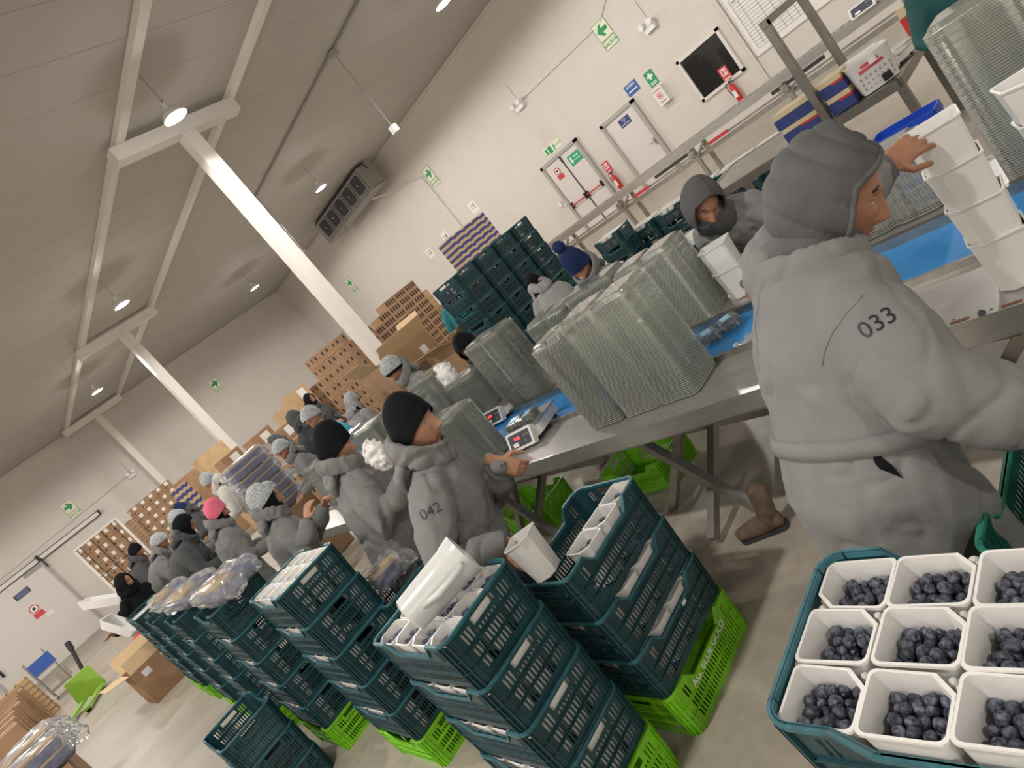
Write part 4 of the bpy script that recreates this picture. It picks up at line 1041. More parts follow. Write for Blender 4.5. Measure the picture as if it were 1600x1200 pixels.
# end-wall loads
p = atd(201, 797, 24)
block(p, (.6, .33, .25), 5, 9, 'label', 'white-labelled carton in the load between the two far columns', 'labelled cartons between the far columns', z0=p.z-9*.25)
p = atd(116, 862, 22.5)
block(p, (.6, .31, .26), 5, 8, 'label', 'white-labelled carton in the strapped load beside the sliding door', 'labelled cartons beside the sliding door', z0=p.z-8*.26)
t = thing('load_straps', 'white corner boards and dark straps around the load beside the sliding door', 'straps', (p.x-.012, p.y, 0)); Hh = p.z
for y in (0, -1.55): MB().box((0, y, Hh/2), (.012, .09, Hh)).build('corner_board', m_paper, t)
MB().box((0, -.77, Hh+.02), (.012, 1.6, .07)).build('corner_board', m_paper, t)
for k in range(4): MB().box((-.004, -.2-.38*k, Hh/2), (.008, .02, Hh)).build('strap', m_black, t)
for k in range(4): MB().box((-.004, -.77, .3+.5*k), (.008, 1.55, .02)).build('strap', m_black, t)
p = atd(183, 828, 27.5); block(p, (.6, .25, .12), 4, 18, 'slots', 'brown tray in the narrow load behind the strapped cartons', 'trays behind the strapped cartons', name='cardboard_tray', z0=p.z-18*.12)
# navy printed trays by the wall
p = atd(700, 372, 18.5)
block(p, (.6, .42, .115), 4, 18, 'navy', 'navy printed tray in the far load above the crate block', 'navy printed trays by the wall', name='printed_tray', z0=p.z-18*.115, skip=tuple((0, k) for k in range(7, 8)))
p = atd(268, 768, 19.6); block(p, (.4, .16, .10), 3, 12, 'navy', 'navy printed tray in the narrow far load beside the middle column', 'narrow navy tray load', name='printed_tray', z0=p.z-12*.10)
# loose cartons
def loose(px, py, d, size, lab, kind='note', rz=0, mats=None):
    p = atd(px, py, d); me = carton_mesh(size, kind); me.materials[0] = mats or m_card2
    n = max(1, int(round(p.z/size[2]))); size = (size[0], size[1], p.z/n); me = carton_mesh(size, kind); me.materials[0] = mats or m_card2
    for k in range(n):
        o = obj('carton', me, None); o.location = (p.x, p.y, p.z-size[2]*(k+1)); o.rotation_euler = (0, 0, rz)
        tag(o, (lab if k == 0 else 'carton %s below the %s' % (('just', 'two', 'three', 'four', 'five', 'six')[k-1], lab)), 'carton')
loose(455, 612, 15.5, (.5, .5, .45), 'tan carton with a white note above the cyan vest', rz=.1)
loose(442, 636, 14.6, (.45, .45, .42), 'greyish carton left of the one with a note', 'plain', .2)
loose(437, 668, 13.6, (.5, .55, .42), 'brown carton below the greyish one', 'note', .0, m_card)
loose(290, 742, 21.5, (.7, .75, .7), 'large plain brown carton beside the middle column', 'plain', .1, m_card)
loose(305, 740, 22.5, (.7, .6, .8), 'large plain carton behind the one beside the middle column', 'plain', 0, m_card)
loose(322, 706, 19.5, (.7, .9, .6), 'olive tan carton between the columns', 'plain', 0)
loose(352, 712, 17.8, (.6, .6, .5), 'brown carton with a white note left of the wrapped tray tower', 'note', .1, m_card)
loose(398, 680, 16.5, (.6, .6, .5), 'brown carton with a white note right of the wrapped tray tower', 'note', .1, m_card)
loose(452, 692, 12.8, (.6, .7, .40), 'speckled carton behind the flat-eared hood', 'slots', .05, m_card)
loose(715, 452, 15.5, (.5, .5, .25), 'small open wooden box right of the teal jacket', 'slots', .3, m_card2)
# big open cartons with raised flaps
def open_box(x, y, z, d, rz, label, flaps, h0=None, m=None):
    t = thing('open_carton', label, 'carton', (x, y, z), rz); m = m or m_card; a, b, h = d[0]/2, d[1]/2, d[2]
    mb = MB()
    for c, s in (((-a, 0, h/2), (.008, 2*b, h)), ((a, 0, h/2), (.008, 2*b, h)), ((0, -b, h/2), (2*a, .008, h)), ((0, b, h/2), (2*a, .008, h)), ((0, 0, .005), (2*a, 2*b, .01))): mb.box(c, s)
    mb.build('body', m, t)
    for side, ang, ln in flaps:
        ax, L, off = {'-x': (Vector((0, 1, 0)), 2*b, Vector((-a, 0, h))), '+x': (Vector((0, 1, 0)), 2*b, Vector((a, 0, h))), '-y': (Vector((1, 0, 0)), 2*a, Vector((0, -b, h))), '+y': (Vector((1, 0, 0)), 2*a, Vector((0, b, h)))}[side]
        out = Vector({'-x': (-1, 0, 0), '+x': (1, 0, 0), '-y': (0, -1, 0), '+y': (0, 1, 0)}[side])
        e = (out*math.cos(R(ang))+Vector((0, 0, 1))*math.sin(R(ang)))*ln; hw = ax*L/2*.97
        nrm = ax.cross(e).normalized()*.003
        MB().add([off-hw+nrm, off+hw+nrm, off+hw*.96+e+nrm, off-hw*.96+e+nrm, off-hw-nrm, off+hw-nrm, off+hw*.96+e-nrm, off-hw*.96+e-nrm], [(0, 1, 2, 3), (7, 6, 5, 4), (0, 4, 5, 1), (1, 5, 6, 2), (2, 6, 7, 3), (3, 7, 4, 0)]).build('flap', m_cardin, t)
    return t
def on_carton(px, py, d, size, rz, label, flaps):
    p = atd(px, py, d); z = p.z-size[2]
    t = open_box(p.x, p.y, z, size, rz, label, flaps)
    MB().box((-size[0]/2-.006, .0, size[2]*.45), (.003, size[1]*.3, size[2]*.2)).build('printed_mark', mat('faded_print', (.16, .11, .07), .8), t)
    MB().box((-size[0]/2-.006, -size[1]*.25, size[2]*.7), (.003, size[1]*.12, size[2]*.16)).build('shipping_label', m_paper, t)
    me = carton_mesh((size[0]*.98, size[1]*.98, z), 'plain'); o = obj('carton', me, None); o.location = (p.x, p.y, 0); o.rotation_euler = (0, 0, rz)
    tag(o, 'closed carton under the open one'+label.split(',')[1], 'carton'); return t
on_carton(613, 553, 10.2, (.75, 1.0, .8), 0, 'large open carton, behind the hairnet by the nearest column', (('-x', 55, .26), ('+y', 40, .34), ('-y', 70, .3)))
on_carton(712, 526, 9.6, (.7, .62, .7), 0, 'large open carton, just left of the person in the black hood', (('-x', 35, .24), ('+y', 20, .3)))
on_carton(760, 498, 10.4, (.7, .7, .7), 0, 'long open carton, in front of the teal jacket', (('+y', 40, .3), ('-x', 75, .16)))
# ------------------------------------------------------------------ aisle floor at the lower left
t = open_box(12.35, -.62, 0, (.75, .62, .58), R(4), 'brown open carton standing in the aisle before the sliding door', (('+x', 60, .3), ('+y', 10, .34), ('-x', 100, .2)))
MB().box((-.38, .12, .46), (.004, .12, .1)).box((-.38, -.2, .5), (.004, .09, .05)).build('tape_label', m_paper, t)
struct('trim_6', MB().box((15.4, .3, .002), (.06, 3.2, .004)), m_yellow, 'worn yellow line taped on the floor', 'line')
# pallet jack: two forks towards the viewer, upright handle behind
t = thing('pallet_jack', 'lime green hand pallet jack parked in the aisle', 'pallet jack', (18.4, .15, 0), R(-20))
m_jack = mat('jack_green', (.25, .46, .04), .45)
for s in (-1, 1): MB().prism([(-1.4, s*.22-.075), (-1.3, s*.22-.085), (0, s*.22-.085), (0, s*.22+.085), (-1.3, s*.22+.085), (-1.4, s*.22+.075)], .07, .12).build('fork', m_jack, t)
MB().add([(0, -.33, .08), (0, .33, .08), (.12, .30, .62), (.12, -.30, .62), (.3, -.25, .08), (.3, .25, .08), (.25, .22, .62), (.25, -.22, .62)], [(0, 1, 2, 3), (4, 7, 6, 5), (0, 3, 7, 4), (1, 5, 6, 2), (3, 2, 6, 7), (0, 4, 5, 1)]).build('housing', m_jack, t)
text_part('REYTON', .1, 'lettering', m_black, t, frame((0, -1, 0), (.12, 0, .54), (.068, 0, .38)), True)
MB().bar((.32, 0, .3), (.75, -.1, 1.15), .06).bar((.70, -.09, 1.05), (.78, -.11, 1.25), .09).build('handle', m_black, t)
for s in (-1, 1):
    MB().cyl((.3, s*.1-.03, .09), (.3, s*.1+.03, .09), .09).build('wheel', m_black, t); MB().cyl((-1.25, s*.22-.04, .045), (-1.25, s*.22+.04, .045), .045).build('wheel', m_black, t)
# service trolley
t = thing('service_trolley', 'small metal trolley with a blue panel beside the stacked cardboard', 'trolley', (24.6, .52, 0))
for z in (.25, .85): MB().box((0, 0, z), (.9, .6, .03)).build('shelf', m_galv, t)
for sx in (-1, 1):
    for sy in (-1, 1): MB().tube([(sx*.42, sy*.28, .1), (sx*.42, sy*.28, 1.35)], .018).cyl((sx*.42, sy*.28-.02, .07), (sx*.42, sy*.28+.02, .07), .07).build('leg', m_galv, t)
MB().box((-.45, -.05, 1.05), (.02, .6, .36)).build('blue_panel', m_blueprint, t)
MB().cyl((-.25, -.2, .27), (-.25, -.2, .62), .17, n=18).build('steel_pot', m_steel, t); MB().box((.15, .1, .93), (.3, .3, .14)).build('tan_box', m_card2, t)
# bundles of flat cardboard standing on edge, right ends towards the aisle
for k in range(7):
    x = 13.1+1.15*k; t = thing('cardboard_bundle', 'bundle of flat cardboard standing on edge, number %s along the aisle' % ('one', 'two', 'three', 'four', 'five', 'six', 'seven')[k], 'cardboard', (x, .95+.03*(k % 3), 0), 0, 'cardboard bundles')
    for j in range(6):
        MB().box((.17*j, .55+.02*(j % 3), .55+.02*((j*5) % 4)), (.14, 1.1, 1.1+.05*((j*3) % 3))).build('sheets', (m_card, m_card2, m_card)[j % 3], t)
# wooden pallets piled behind the bundles
for k in range(8): pallet(22.4, 1.45, .145*k, 1.2, 1.2, 'wooden pallet in the pile behind the cardboard, level %s' % ('one', 'two', 'three', 'four', 'five', 'six', 'seven', 'eight')[k])
# film-wrapped trays piled at the lower left corner
for i, x in enumerate((7.6, 8.5, 9.6, 10.8)):
    me = carton_mesh((.7, .6, 1.0 if i < 2 else .82), 'plain'); hgt = 1.0 if i < 2 else .82
    o = obj('carton', me, None); o.location = (x, .80+.05*i, 0); tag(o, 'brown carton under wrapped tray pile %s at the lower left corner' % ('one', 'two', 'three', 'four')[i], 'carton')
    bagged_tray(x, .70+.05*i, hgt+.01, R(90), 'film-wrapped trays on pile %s at the lower left corner' % ('one', 'two', 'three', 'four')[i], nl=2, a=.28, b=.22, group='wrapped trays at the lower left corner')
# boot under the line
t = thing('boot', 'dusty brown boot on the floor under the edge of the packing line', 'boot', (2.2, -2.36, 0), R(20))
MB().loft([(.14, 0, .045), (.08, 0, .05), (0, 0, .06), (-.09, 0, .06)], [(.035, .03), (.046, .042), (.044, .055), (.036, .05)], (0, 1, 0), 14).loft([(-.04, 0, .06), (-.07, 0, .16), (-.09, 0, .26)], [(.044, .05), (.046, .05), (.05, .054)], (0, 1, 0), 14).build('upper', m_shoe, t, smooth=True)
MB().prism(rrect(.135, .045, .035), 0, .02).xf(Matrix.Translation((.015, 0, 0))).build('sole', m_dark, t)
# red sack
t = atz(236, 1014, .2); mb = MB().loft([(0, 0, .02), (0, 0, .2), (.05, 0, .42)], [(.38, .25), (.34, .22), (.1, .08)], (0, 1, 0), 16)
me = mb.mesh('s'); 
for v in me.vertices: v.co += noise.noise_vector(v.co*6)*.05; v.co.z = max(v.co.z, 0)
o = obj('red_sack', me, mat('red_sheet', (.62, .03, .02), .5)); o.location = (17.6, -1.15, .005); tag(o, 'red plastic sack on the floor beyond the open carton', 'sack')
# tower of film-wrapped printed trays in the middle distance
p = atd(375, 718, 9.6)
for k in range(4):
    bagged_tray(p.x, p.y, p.z-.22-.245*k, R(90), 'film-wrapped navy tray, level %s of the tower before the middle column' % ('four', 'three', 'two', 'one')[k], nl=2, a=.30, b=.19, group='wrapped tray tower')
me = carton_mesh((.5, .7, p.z-.96), 'plain'); o = obj('carton', me, None); o.location = (p.x, p.y, 0); tag(o, 'carton carrying the wrapped tray tower before the middle column', 'carton')
# ------------------------------------------------------------------ people
def fuse(mb, voxel, smooth=6, fold=0, seed=0, ffreq=9, stretch=(1, 1, .45), name='body', keep=None):
    """melts overlapping lofts into one continuous skin, then presses cloth folds into it"""
    me = mb.mesh('tmp'); o = bpy.data.objects.new('tmp', me); C.objects.link(o)
    r = o.modifiers.new('r', 'REMESH'); r.mode = 'VOXEL'; r.voxel_size = voxel
    s = o.modifiers.new('s', 'SMOOTH'); s.factor = .5; s.iterations = smooth
    dg = bpy.context.evaluated_depsgraph_get(); dg.update()
    out = bpy.data.meshes.new_from_object(o.evaluated_get(dg)); bpy.data.objects.remove(o); bpy.data.meshes.remove(me)
    if fold:
        off = Vector((seed*3.7, seed*1.3, 0)); ns = [v.normal.copy() for v in out.vertices]
        for v, n_ in zip(out.vertices, ns):
            p = v.co; q = Vector((p.x*stretch[0], p.y*stretch[1], p.z*stretch[2]))*ffreq+off
            wv = noise.noise_vector(q*.5)*1.1
            a = 1-abs(noise.noise(q+wv))*2.2; b_ = 1-abs(noise.noise(q*2.1+wv*1.7))*2.2
            q3 = Vector((p.x*1.0, p.y*1.0, p.z*.8))*4.2+off*1.7; c1 = noise.noise(q3+wv*.8); c2 = noise.noise(q3*1.9+wv)
            msk = max(0, min(1, .5+1.8*noise.noise(q3*.6+Vector((9, 3, 1)))))
            cre = math.exp(-(c1/.075)**2)*msk+.55*math.exp(-(c2/.085)**2)*(1-msk*.6)
            v.co = p+n_*(fold*(max(a, -.7)*.60+max(b_, -.6)*.30-1.0*cre))
    out.name = name; out.polygons.foreach_set('use_smooth', [True]*len(out.polygons)); return out

AX, BY, CZ = .097, .077, .120
def G(x, c, w): return math.exp(-((x-c)/w)**2)
def head_pt(az, el, face=True):
    ce, se = math.cos(el), math.sin(el); x, y, z = AX*ce*math.cos(az), BY*ce*math.sin(az), CZ*se
    t = max(0, -z/CZ)
    y *= 1-.30*t**1.6
    if x < 0: x *= 1-.45*t**1.5
    else: x += .016*t*math.cos(az)**2*ce**.3 if math.cos(az) > 0 else 0
    if z > 0: x *= 1+.02*z/CZ
    if face and math.cos(az) > .1 and x > 0:
        ay = abs(y); d = 0
        ramp = 0
        if z < .022: ramp = min(1, (.022-z)/.058)
        if z < -.040: ramp *= max(0, 1-(-.040-z)/.016)
        d += .031*G(y, 0, .0105+.004*ramp)*ramp
        d += .011*G(ay, .014, .007)*G(z, -.042, .008)
        d += .007*G(z, .030, .010)*G(y, 0, .05)
        d -= .012*G(ay, .031, .015)*G(z, .006, .012)
        d += .007*G(ay, .046, .02)*G(z, -.022, .018)
        d += .008*G(y, 0, .022)*(G(z, -.066, .0055)+G(z, -.079, .0065))
        d -= .005*G(y, 0, .026)*G(z, -.0725, .0025)
        d -= .006*G(y, 0, .02)*G(z, -.091, .006)
        d += .011*G(y, 0, .022)*G(z, -.107, .012)
        x += d
    return Vector((x, y, z))
def head_local(na, ne, face=True):
    mb = MB(); rings = []
    for j in range(1, ne):
        el = -PI/2+PI*j/ne
        q = []
        for i in range(na):
            u = i/na*2-1; az = PI*(u*.55+.45*u**3)       # denser towards the face
            q.append(head_pt(az, el, face))
        rings.append(q)
    mb.ring(rings, True, True, True)
    mb.m = [0]*len(mb.f)
    for k, f in enumerate(mb.f):
        c = sum((Vector(mb.v[i]) for i in f), Vector())/len(f)
        if face and c.x > .05 and abs(c.y) < .023 and -.086 < c.z < -.060: mb.m[k] = 1
    for s in (-1, 1):
        mb.ball((-.004, s*.078, -.008), (.020, .008, .031), 12, 8, 0, Matrix.Rotation(-.25, 3, 'Y'))
        if face: mb.ball((.0715, s*.031, .0085), (.0135, .0165, .0085), 12, 6, 0)    # upper lids
    return mb
def hmat(c, f, u):
    f = f.normalized(); l = u.cross(f).normalized(); u = f.cross(l); m = Matrix.Identity(4)
    for i in range(3): m[i][0], m[i][1], m[i][2], m[i][3] = f[i], l[i], u[i], c[i]
    return m
def shell(elf, rad, na=40, ne=16, puff=None, open_fn=None, top=PI/2):
    """cloth shell round the head; elf(az) lower edge, rad = radial growth, open_fn(el) half-angle of a face opening"""
    mb = MB(); rings = []
    for j in range(ne+1):
        f = j/ne; q = []
        for i in range(na+(1 if open_fn else 0)):
            if open_fn:
                e_ = elf(PI); el = e_+(top-.02-e_)*f; a0 = open_fn(el); az = a0+(2*PI-2*a0)*i/na
            else:
                az = 2*PI*i/na; e_ = elf(az); el = e_+(top-.02-e_)*f
            p = head_pt(az, max(-1.25, el), False)
            g = rad(az, el) if callable(rad) else rad
            d = p.normalized(); v = p+d*g
            if el < -1.0: v.z -= .0
            if puff: v += d*puff(az, el, v)
            q.append(v)
        rings.append(q)
    if open_fn:
        mb.ring(rings, False); edge = [r[0] for r in rings]; edge2 = [r[-1] for r in rings]
        inner = [[v*.93 for v in r] for r in rings]; mb.ring(inner, False)
        mb.tube(edge+edge2[::-1], .007, 8)
    else:
        mb.ring(rings, True, False, True); mb.ring([[v*.94 for v in rings[0]], rings[0]], True); mb.ring([[v*.94 for v in r] for r in rings], True, False, True)
    return mb
def hand(mb, w, d, n, side, curl=.5, spread=.10, k=1.0, thumb=.6):
    """w wrist, d along the hand, n back of the hand, side +1 when the thumb lies towards n x d"""
    d = d.normalized(); n = (n-d*n.dot(d)).normalized(); t = n.cross(d)*side
    pl = w+d*.088*k
    mb.loft([w-d*.05*k, w, w+d*.03*k, pl], [(.026*k, .021*k), (.028*k, .019*k), (.041*k, .017*k), (.040*k, .013*k)], t, 14)
    for i, (off, L) in enumerate(((.030, .074), (.010, .084), (-.010, .078), (-.029, .060))):
        b = w+d*.080*k+t*off*k; dd = (d+t*spread*(off/.03)).normalized(); c = curl*(1+.12*i); p = [b]; ang = c*.5
        for s, q in enumerate((.45, .32, .26)):
            v = dd*math.cos(ang)-n*math.sin(ang); p.append(p[-1]+v*L*k*q*1.05); ang += c*.75
        mb.loft(p, [.0098*k, .0092*k, .0084*k, .0072*k], t, 10)
    b = w+d*.022*k+t*.030*k; v1 = (d*.62+t*.75-n*.25*thumb).normalized(); v2 = (d*.9+t*.25-n*.45*thumb).normalized()
    mb.loft([b-t*.012*k, b+v1*.035*k, b+v1*.036*k+v2*.032*k, b+v1*.036*k+v2*.056*k], [.013*k, .0115*k, .0102*k, .0082*k], n, 10)

def ik(S, W, l1, l2, pole):
    d = W-S; L = min(d.length, (l1+l2)*.985); dn = d.normalized(); a = (l1*l1-l2*l2+L*L)/(2*L); h = math.sqrt(max(0, l1*l1-a*a))
    p = (pole-dn*pole.dot(dn)); p = p.normalized() if p.length > 1e-4 else Vector((0, 0, -1))
    return S+dn*a+p*h, S+dn*L
NP = [0]
def person(label, head, az, haz=None, hp=0, lean=5, roll=0, k=None, wl=None, wr=None, coat=None, gear=(), det=1, skin=None, J=None, coatlen=.30, pants=None, hoodroll=True, curl=(.5, .5), hn=(None, None), fold=.009, bulk=1.0, squat=0, belt=False, slk=1.0, pole=None, feet=True):
    NP[0] += 1; seed = NP[0]; skin = skin or m_skin; coat = coat or m_jacket; pants = pants or m_jeans; J = J or {}
    az = R(az); haz = az if haz is None else R(haz); L = R(lean)
    f = Vector((math.cos(az), math.sin(az), 0)); side = Vector((-f.y, f.x, 0)); Z = Vector((0, 0, 1))
    sp = f*math.sin(L)+Z*math.cos(L); hdir = (sp*.55+Z*.45).normalized()
    if k is None: k = max(.86, min(1.10, head.z/(.95+.53*math.cos(L)+.155*hdir.z)))
    neck = J.get('neck', head-hdir*.165*k-f*.02); pel = J.get('pelvis', neck-sp*.53*k)
    sp = (neck-pel).normalized(); base = Vector((pel.x, pel.y, 0))
    fs = (f-sp*f.dot(sp)).normalized(); side = sp.cross(fs).normalized() if 'side' not in J else J['side']
    fs = side.cross(sp)
    t = thing('person', label, 'person', base); M0 = Matrix.Translation(-base)
    SL = J.get('sl', neck-sp*.085*k+side*.165*k*bulk); SR = J.get('sr', neck-sp*.085*k-side*.165*k*bulk)
    arms = []
    for s, S_, Wt, key, cu, hnn in ((1, SL, wl, 'l', curl[0], hn[0]), (-1, SR, wr, 'r', curl[1], hn[1])):
        if Wt is None: Wt = S_+f*.26*k-Z*.34*k-side*s*.04
        pl = (-Z*.9+side*s*.45-f*.25) if pole is None else pole
        E_, W_ = ik(S_, Vector(Wt), .30*k, .27*k, pl)
        if 'e'+key in J: E_, W_ = J['e'+key], Vector(Wt)
        arms.append((s, S_, E_, W_, cu, hnn))
    hv = Vector((math.cos(haz)*math.cos(R(hp)), math.sin(haz)*math.cos(R(hp)), math.sin(R(hp))))
    hu = J.get('hup', Z if abs(hp) < 75 else f)
    if roll: hu = Matrix.Rotation(R(roll), 3, hv) @ hu
    HM = hmat(head, hv, hu) @ Matrix.Scale(1.11, 4)
    # body: head, neck, trunk, hands in one mesh
    hb = head_local(*((72, 60) if det == 2 else (36, 30) if det == 1 else (20, 16)), face=det > 0); hb.xf(HM)
    cb = MB(); cb.loft([neck-sp*.02, neck+(head-neck)*.45, head-HM.col[2].to_3d()*.05-HM.col[0].to_3d()*.02], [.060*k, .055*k, .052*k], side, 14)
    cb.loft([pel, pel+sp*.3*k, neck-sp*.07*k], [(.14*k, .10*k), (.15*k, .10*k), (.13*k, .07*k)], side, 14)
    for s, S_, E_, W_, cu, hnn in arms: cb.loft([S_, E_, W_], [.045*k, .038*k, .026*k], f, 10)
    hips = [(pel-Z*.02+side*.095*k*s_) for s_ in (1, -1)]
    legs = []
    for s_, h_ in zip((1, -1), hips):
        ft = J.get('fl' if s_ > 0 else 'fr', Vector((h_.x, h_.y, .09))+side*s_*.03+f*.01); mid, _ = ik(h_, ft, max(.40*k, (h_-ft).length*.5), max(.40*k, (h_-ft).length*.5), f)
        legs.append((h_, mid, ft)); cb.loft([h_, mid, ft], [.075*k, .055*k, .04*k], f, 10)
    bm_ = fuse(cb, .02 if det else .035, 4, name='b')
    parts = MB(); vs = [v.co.copy() for v in bm_.vertices]; parts.add(vs, [tuple(p.vertices) for p in bm_.polygons]); bpy.data.meshes.remove(bm_)
    parts.add(hb.v, hb.f); parts.m[-len(hb.f):] = hb.m
    for s, S_, E_, W_, cu, hnn in arms:
        d = (W_-E_).normalized(); n_ = hnn[1] if hnn else (Z*.8+side*s*.35-d*.2); dd = hnn[0] if hnn else d
        h2 = MB(); hand(h2, W_, Vector(dd), Vector(n_), s if not hnn else hnn[2], cu, k=1.04*k, thumb=.6 if not hnn or len(hnn) < 4 else hnn[3])
        hm = fuse(h2, .0042 if det == 2 else (.006 if det == 1 else .010), 3 if det else 1, name='h'); parts.add([v.co.copy() for v in hm.vertices], [tuple(p.vertices) for p in hm.polygons]); bpy.data.meshes.remove(hm)
    parts.xf(M0); parts.build('body', [skin, m_lips], t, smooth=True)
    if det > 0:
        for s in (-1, 1):
            e_ = MB().ball((.0718, s*.031, .003), .0112, 16, 12); e_.m = [1 if sum(e_.v[i][0] for i in fc)/len(fc) > .0718+.0090 else 0 for fc in e_.f]
            e_.xf(M0 @ HM).build('eye', [m_eyew, m_iris], t, smooth=True)
            bp = [Vector((.086-.012*abs(q)**1.5, s*(.031+.018*q), .0285+.004*(1-q*q)-.003*(q > .4))) for q in (-1, -.5, 0, .5, 1)]
            MB().loft(bp, [(.0025, .0045), (.003, .006), (.003, .0055), (.003, .005), (.002, .003)], (1, 0, 0), 8).xf(M0 @ HM).build('eyebrow', m_hair, t, smooth=True)
    # coat: trunk and both sleeves
    jb = MB(); hem = pel-Z*coatlen*k
    B_ = bulk
    hipc = pel-sp*.02
    jb.loft([hem, hem*.5+hipc*.5, hipc, pel+sp*.16*k, pel+sp*.34*k, neck-sp*.08*k, neck-sp*.005*k],
            [(.225*k*B_, .18*k*B_), (.215*k*B_, .175*k*B_), (.205*k*B_, .165*k*B_), (.19*k*B_, .15*k*B_), (.20*k*B_, .155*k*B_), (.165*k*B_, .12*k*B_), (.095*k, .09*k)], side, 24, round_ends=(.15, .3))
    for s, S_, E_, W_, cu, hnn in arms:
        d1 = (E_-S_).normalized(); d2 = (W_-E_).normalized()
        jb.loft([S_-d1*.03-side*s*.02, S_+d1*.06, S_*.45+E_*.55, E_, E_*.5+W_*.5, W_-d2*.03, W_+d2*.005], [.072*k*B_, .080*k*B_*slk, .078*k*B_*slk, .074*k*B_*slk, .066*k*B_*slk, .056*k*slk, .046*k], f, 16, round_ends=(.6, .15))
        jb.loft([neck-sp*.02, neck*.45+S_*.55-sp*.012, S_+d1*.03], [.07*k, .066*k*B_, .068*k*B_], f, 14)
    jm = fuse(jb, (.0105 if det == 2 else .016 if det == 1 else .026), 4 if det else 3, fold*1.35*k, seed, 6.2, (1, 1, .6), name='jacket'); jm.transform(M0)
    jo = obj('jacket', jm, coat, t)
    for s, S_, E_, W_, cu, hnn in arms:
        if det: d2 = (W_-E_).normalized(); MB().loft([W_-d2*.035, W_-d2*.01, W_+d2*.012], [.050*k, .047*k, .040*k], f, 18, round_ends=(.1, .1)).xf(M0).build('cuff', mat('ribbed_cuff', (.11, .11, .11), .9, bump=.4, bscale=180), t, smooth=True)
    if hoodroll and det:
        hr = MB(); up_ = neck+sp*.045
        pts = [up_+side*(.120*math.cos(a))*k+fs*(.112*math.sin(a)-.015)*k+sp*(.022-.05*math.sin(a))*k for a in [PI*2*i/20 for i in range(20)]]
        hr.loft(pts[3:]+pts[:3]+[pts[3]], [(.050*k, .019*k)]*21, sp, 12); hr.loft([neck-fs*.10*k+sp*.03, neck-fs*.13*k-sp*.02*k, neck-fs*.125*k-sp*.075*k], [(.11*k, .04*k), (.12*k, .035*k), (.07*k, .02*k)], side, 16)
        hm = fuse(hr, .010, 3, .018, seed+40, 9, name='hood_roll'); hm.transform(M0); obj('hood_roll', hm, coat if hoodroll is True else hoodroll, t)
    if belt:
        pts = [pel+sp*.10*k+side*(.205*B_*math.cos(a))*k+fs*(.165*B_*math.sin(a))*k for a in [PI*2*i/40 for i in range(40)]]
        MB().ring([[p+(p-pel-sp*.10*k).normalized()*o_+sp*z_ for p in pts] for o_, z_ in ((-.03, -.022), (.002, -.022), (.0045, 0), (.002, .022), (-.03, .022))], True).xf(M0).build('waistband', coat, t, smooth=True)
    if feet:
        for h_, mid, ft in legs:
            tm = MB().loft([h_+Z*.02, h_*.5+mid*.5, mid, mid*.5+ft*.5, ft], [.105*k, .095*k, .078*k, .072*k, .068*k], f, 14)
            m_ = fuse(tm, .022, 3, .006, seed+9, 8, name='trouser_leg'); m_.transform(M0); obj('trouser_leg', m_, pants, t)
            fd = J.get('footdir', f)
            MB().loft([ft-fd*.06-Z*.045, ft-Z*.04+fd*.03, ft+fd*.13-Z*.05, ft+fd*.20-Z*.058], [(.038, .042), (.045, .045), (.05, .035), (.042, .026)], side, 12).xf(M0).build('shoe', m_shoe, t, smooth=True)
    X = M0 @ HM
    for g in gear:
        kind, m_ = g[0], g[1]
        if kind == 'beanie':
            sl = g[2] if len(g) > 2 else 0
            lo = lambda a: R(-14+29*math.cos(a)-6*(1-math.cos(a))*.5)
            s_ = shell(lo, lambda a, e: .012+.004*math.sin(max(0, e))+sl*max(0, math.sin(e))**3+(.004 if e < lo(a)+.22 else 0), 48, 18, lambda a, e, v: .0025*noise.noise(v*16+Vector((seed, 0, 0))))
            s_.xf(X).build('beanie', m_, t, smooth=True)
        elif kind == 'pompom':
            ph = MB().ball((-.03, 0, CZ+g[2]), .045, 20, 14)
            ph.v = [tuple(Vector(v)+noise.noise_vector(Vector(v)*60)*.008) for v in ph.v]; ph.xf(X).build('pompom', m_, t, smooth=True)
        elif kind == 'hairnet':
            lo = lambda a: R(6+26*math.cos(a)-16*(1-math.cos(a))*.5)
            shell(lo, lambda a, e: .010+.024*math.sin(max(0, min(PI, (e+.5)*1.3)))*(1-.3*math.cos(a)), 36, 14, lambda a, e, v: .007*noise.noise(v*22+Vector((seed, 0, 0)))).xf(X).build('hairnet', m_, t, smooth=True)
        elif kind in ('hood', 'quilted_hood', 'balaclava'):
            wide = g[2] if len(g) > 2 else 58; grow = g[3] if len(g) > 3 else .022
            def opn(el, w=R(wide)):
                e1, e0 = R(45 if kind == 'quilted_hood' else 48), R(14 if kind == 'quilted_hood' else 20)
                if el > e1: return 0.0
                return w*min(1, math.sqrt((e1-el)/(e1-e0)))
            def pf(a, e, v):
                r_ = .003*noise.noise(v*11+Vector((seed, 0, 0)))
                if kind == 'quilted_hood':
                    q = (math.degrees(e)+14*math.cos(a)-6)/23.0; r_ += .010*abs(math.sin(PI*q))**.4-.006
                    q2 = abs(math.degrees(math.atan2(math.sin(a-PI*.5), math.cos(a-PI*.5)))-6)
                    wv = noise.noise(Vector((v.x*30, v.y*30, v.z*9))); r_ += .0018*(1-abs(wv)*2)
                return r_
            lo = R(-66); hs = shell(lambda a: lo, lambda a, e: grow+(.018*max(0, -math.sin(e))**2)+.006*max(0, -math.cos(a))-(.022*max(0, math.cos(a))*max(0, math.sin(e+.35)) if kind == 'quilted_hood' else 0), 90 if det == 2 else 32, 80 if det == 2 else 20, pf, opn)
            hs.xf(X).build(kind, m_, t, smooth=True)
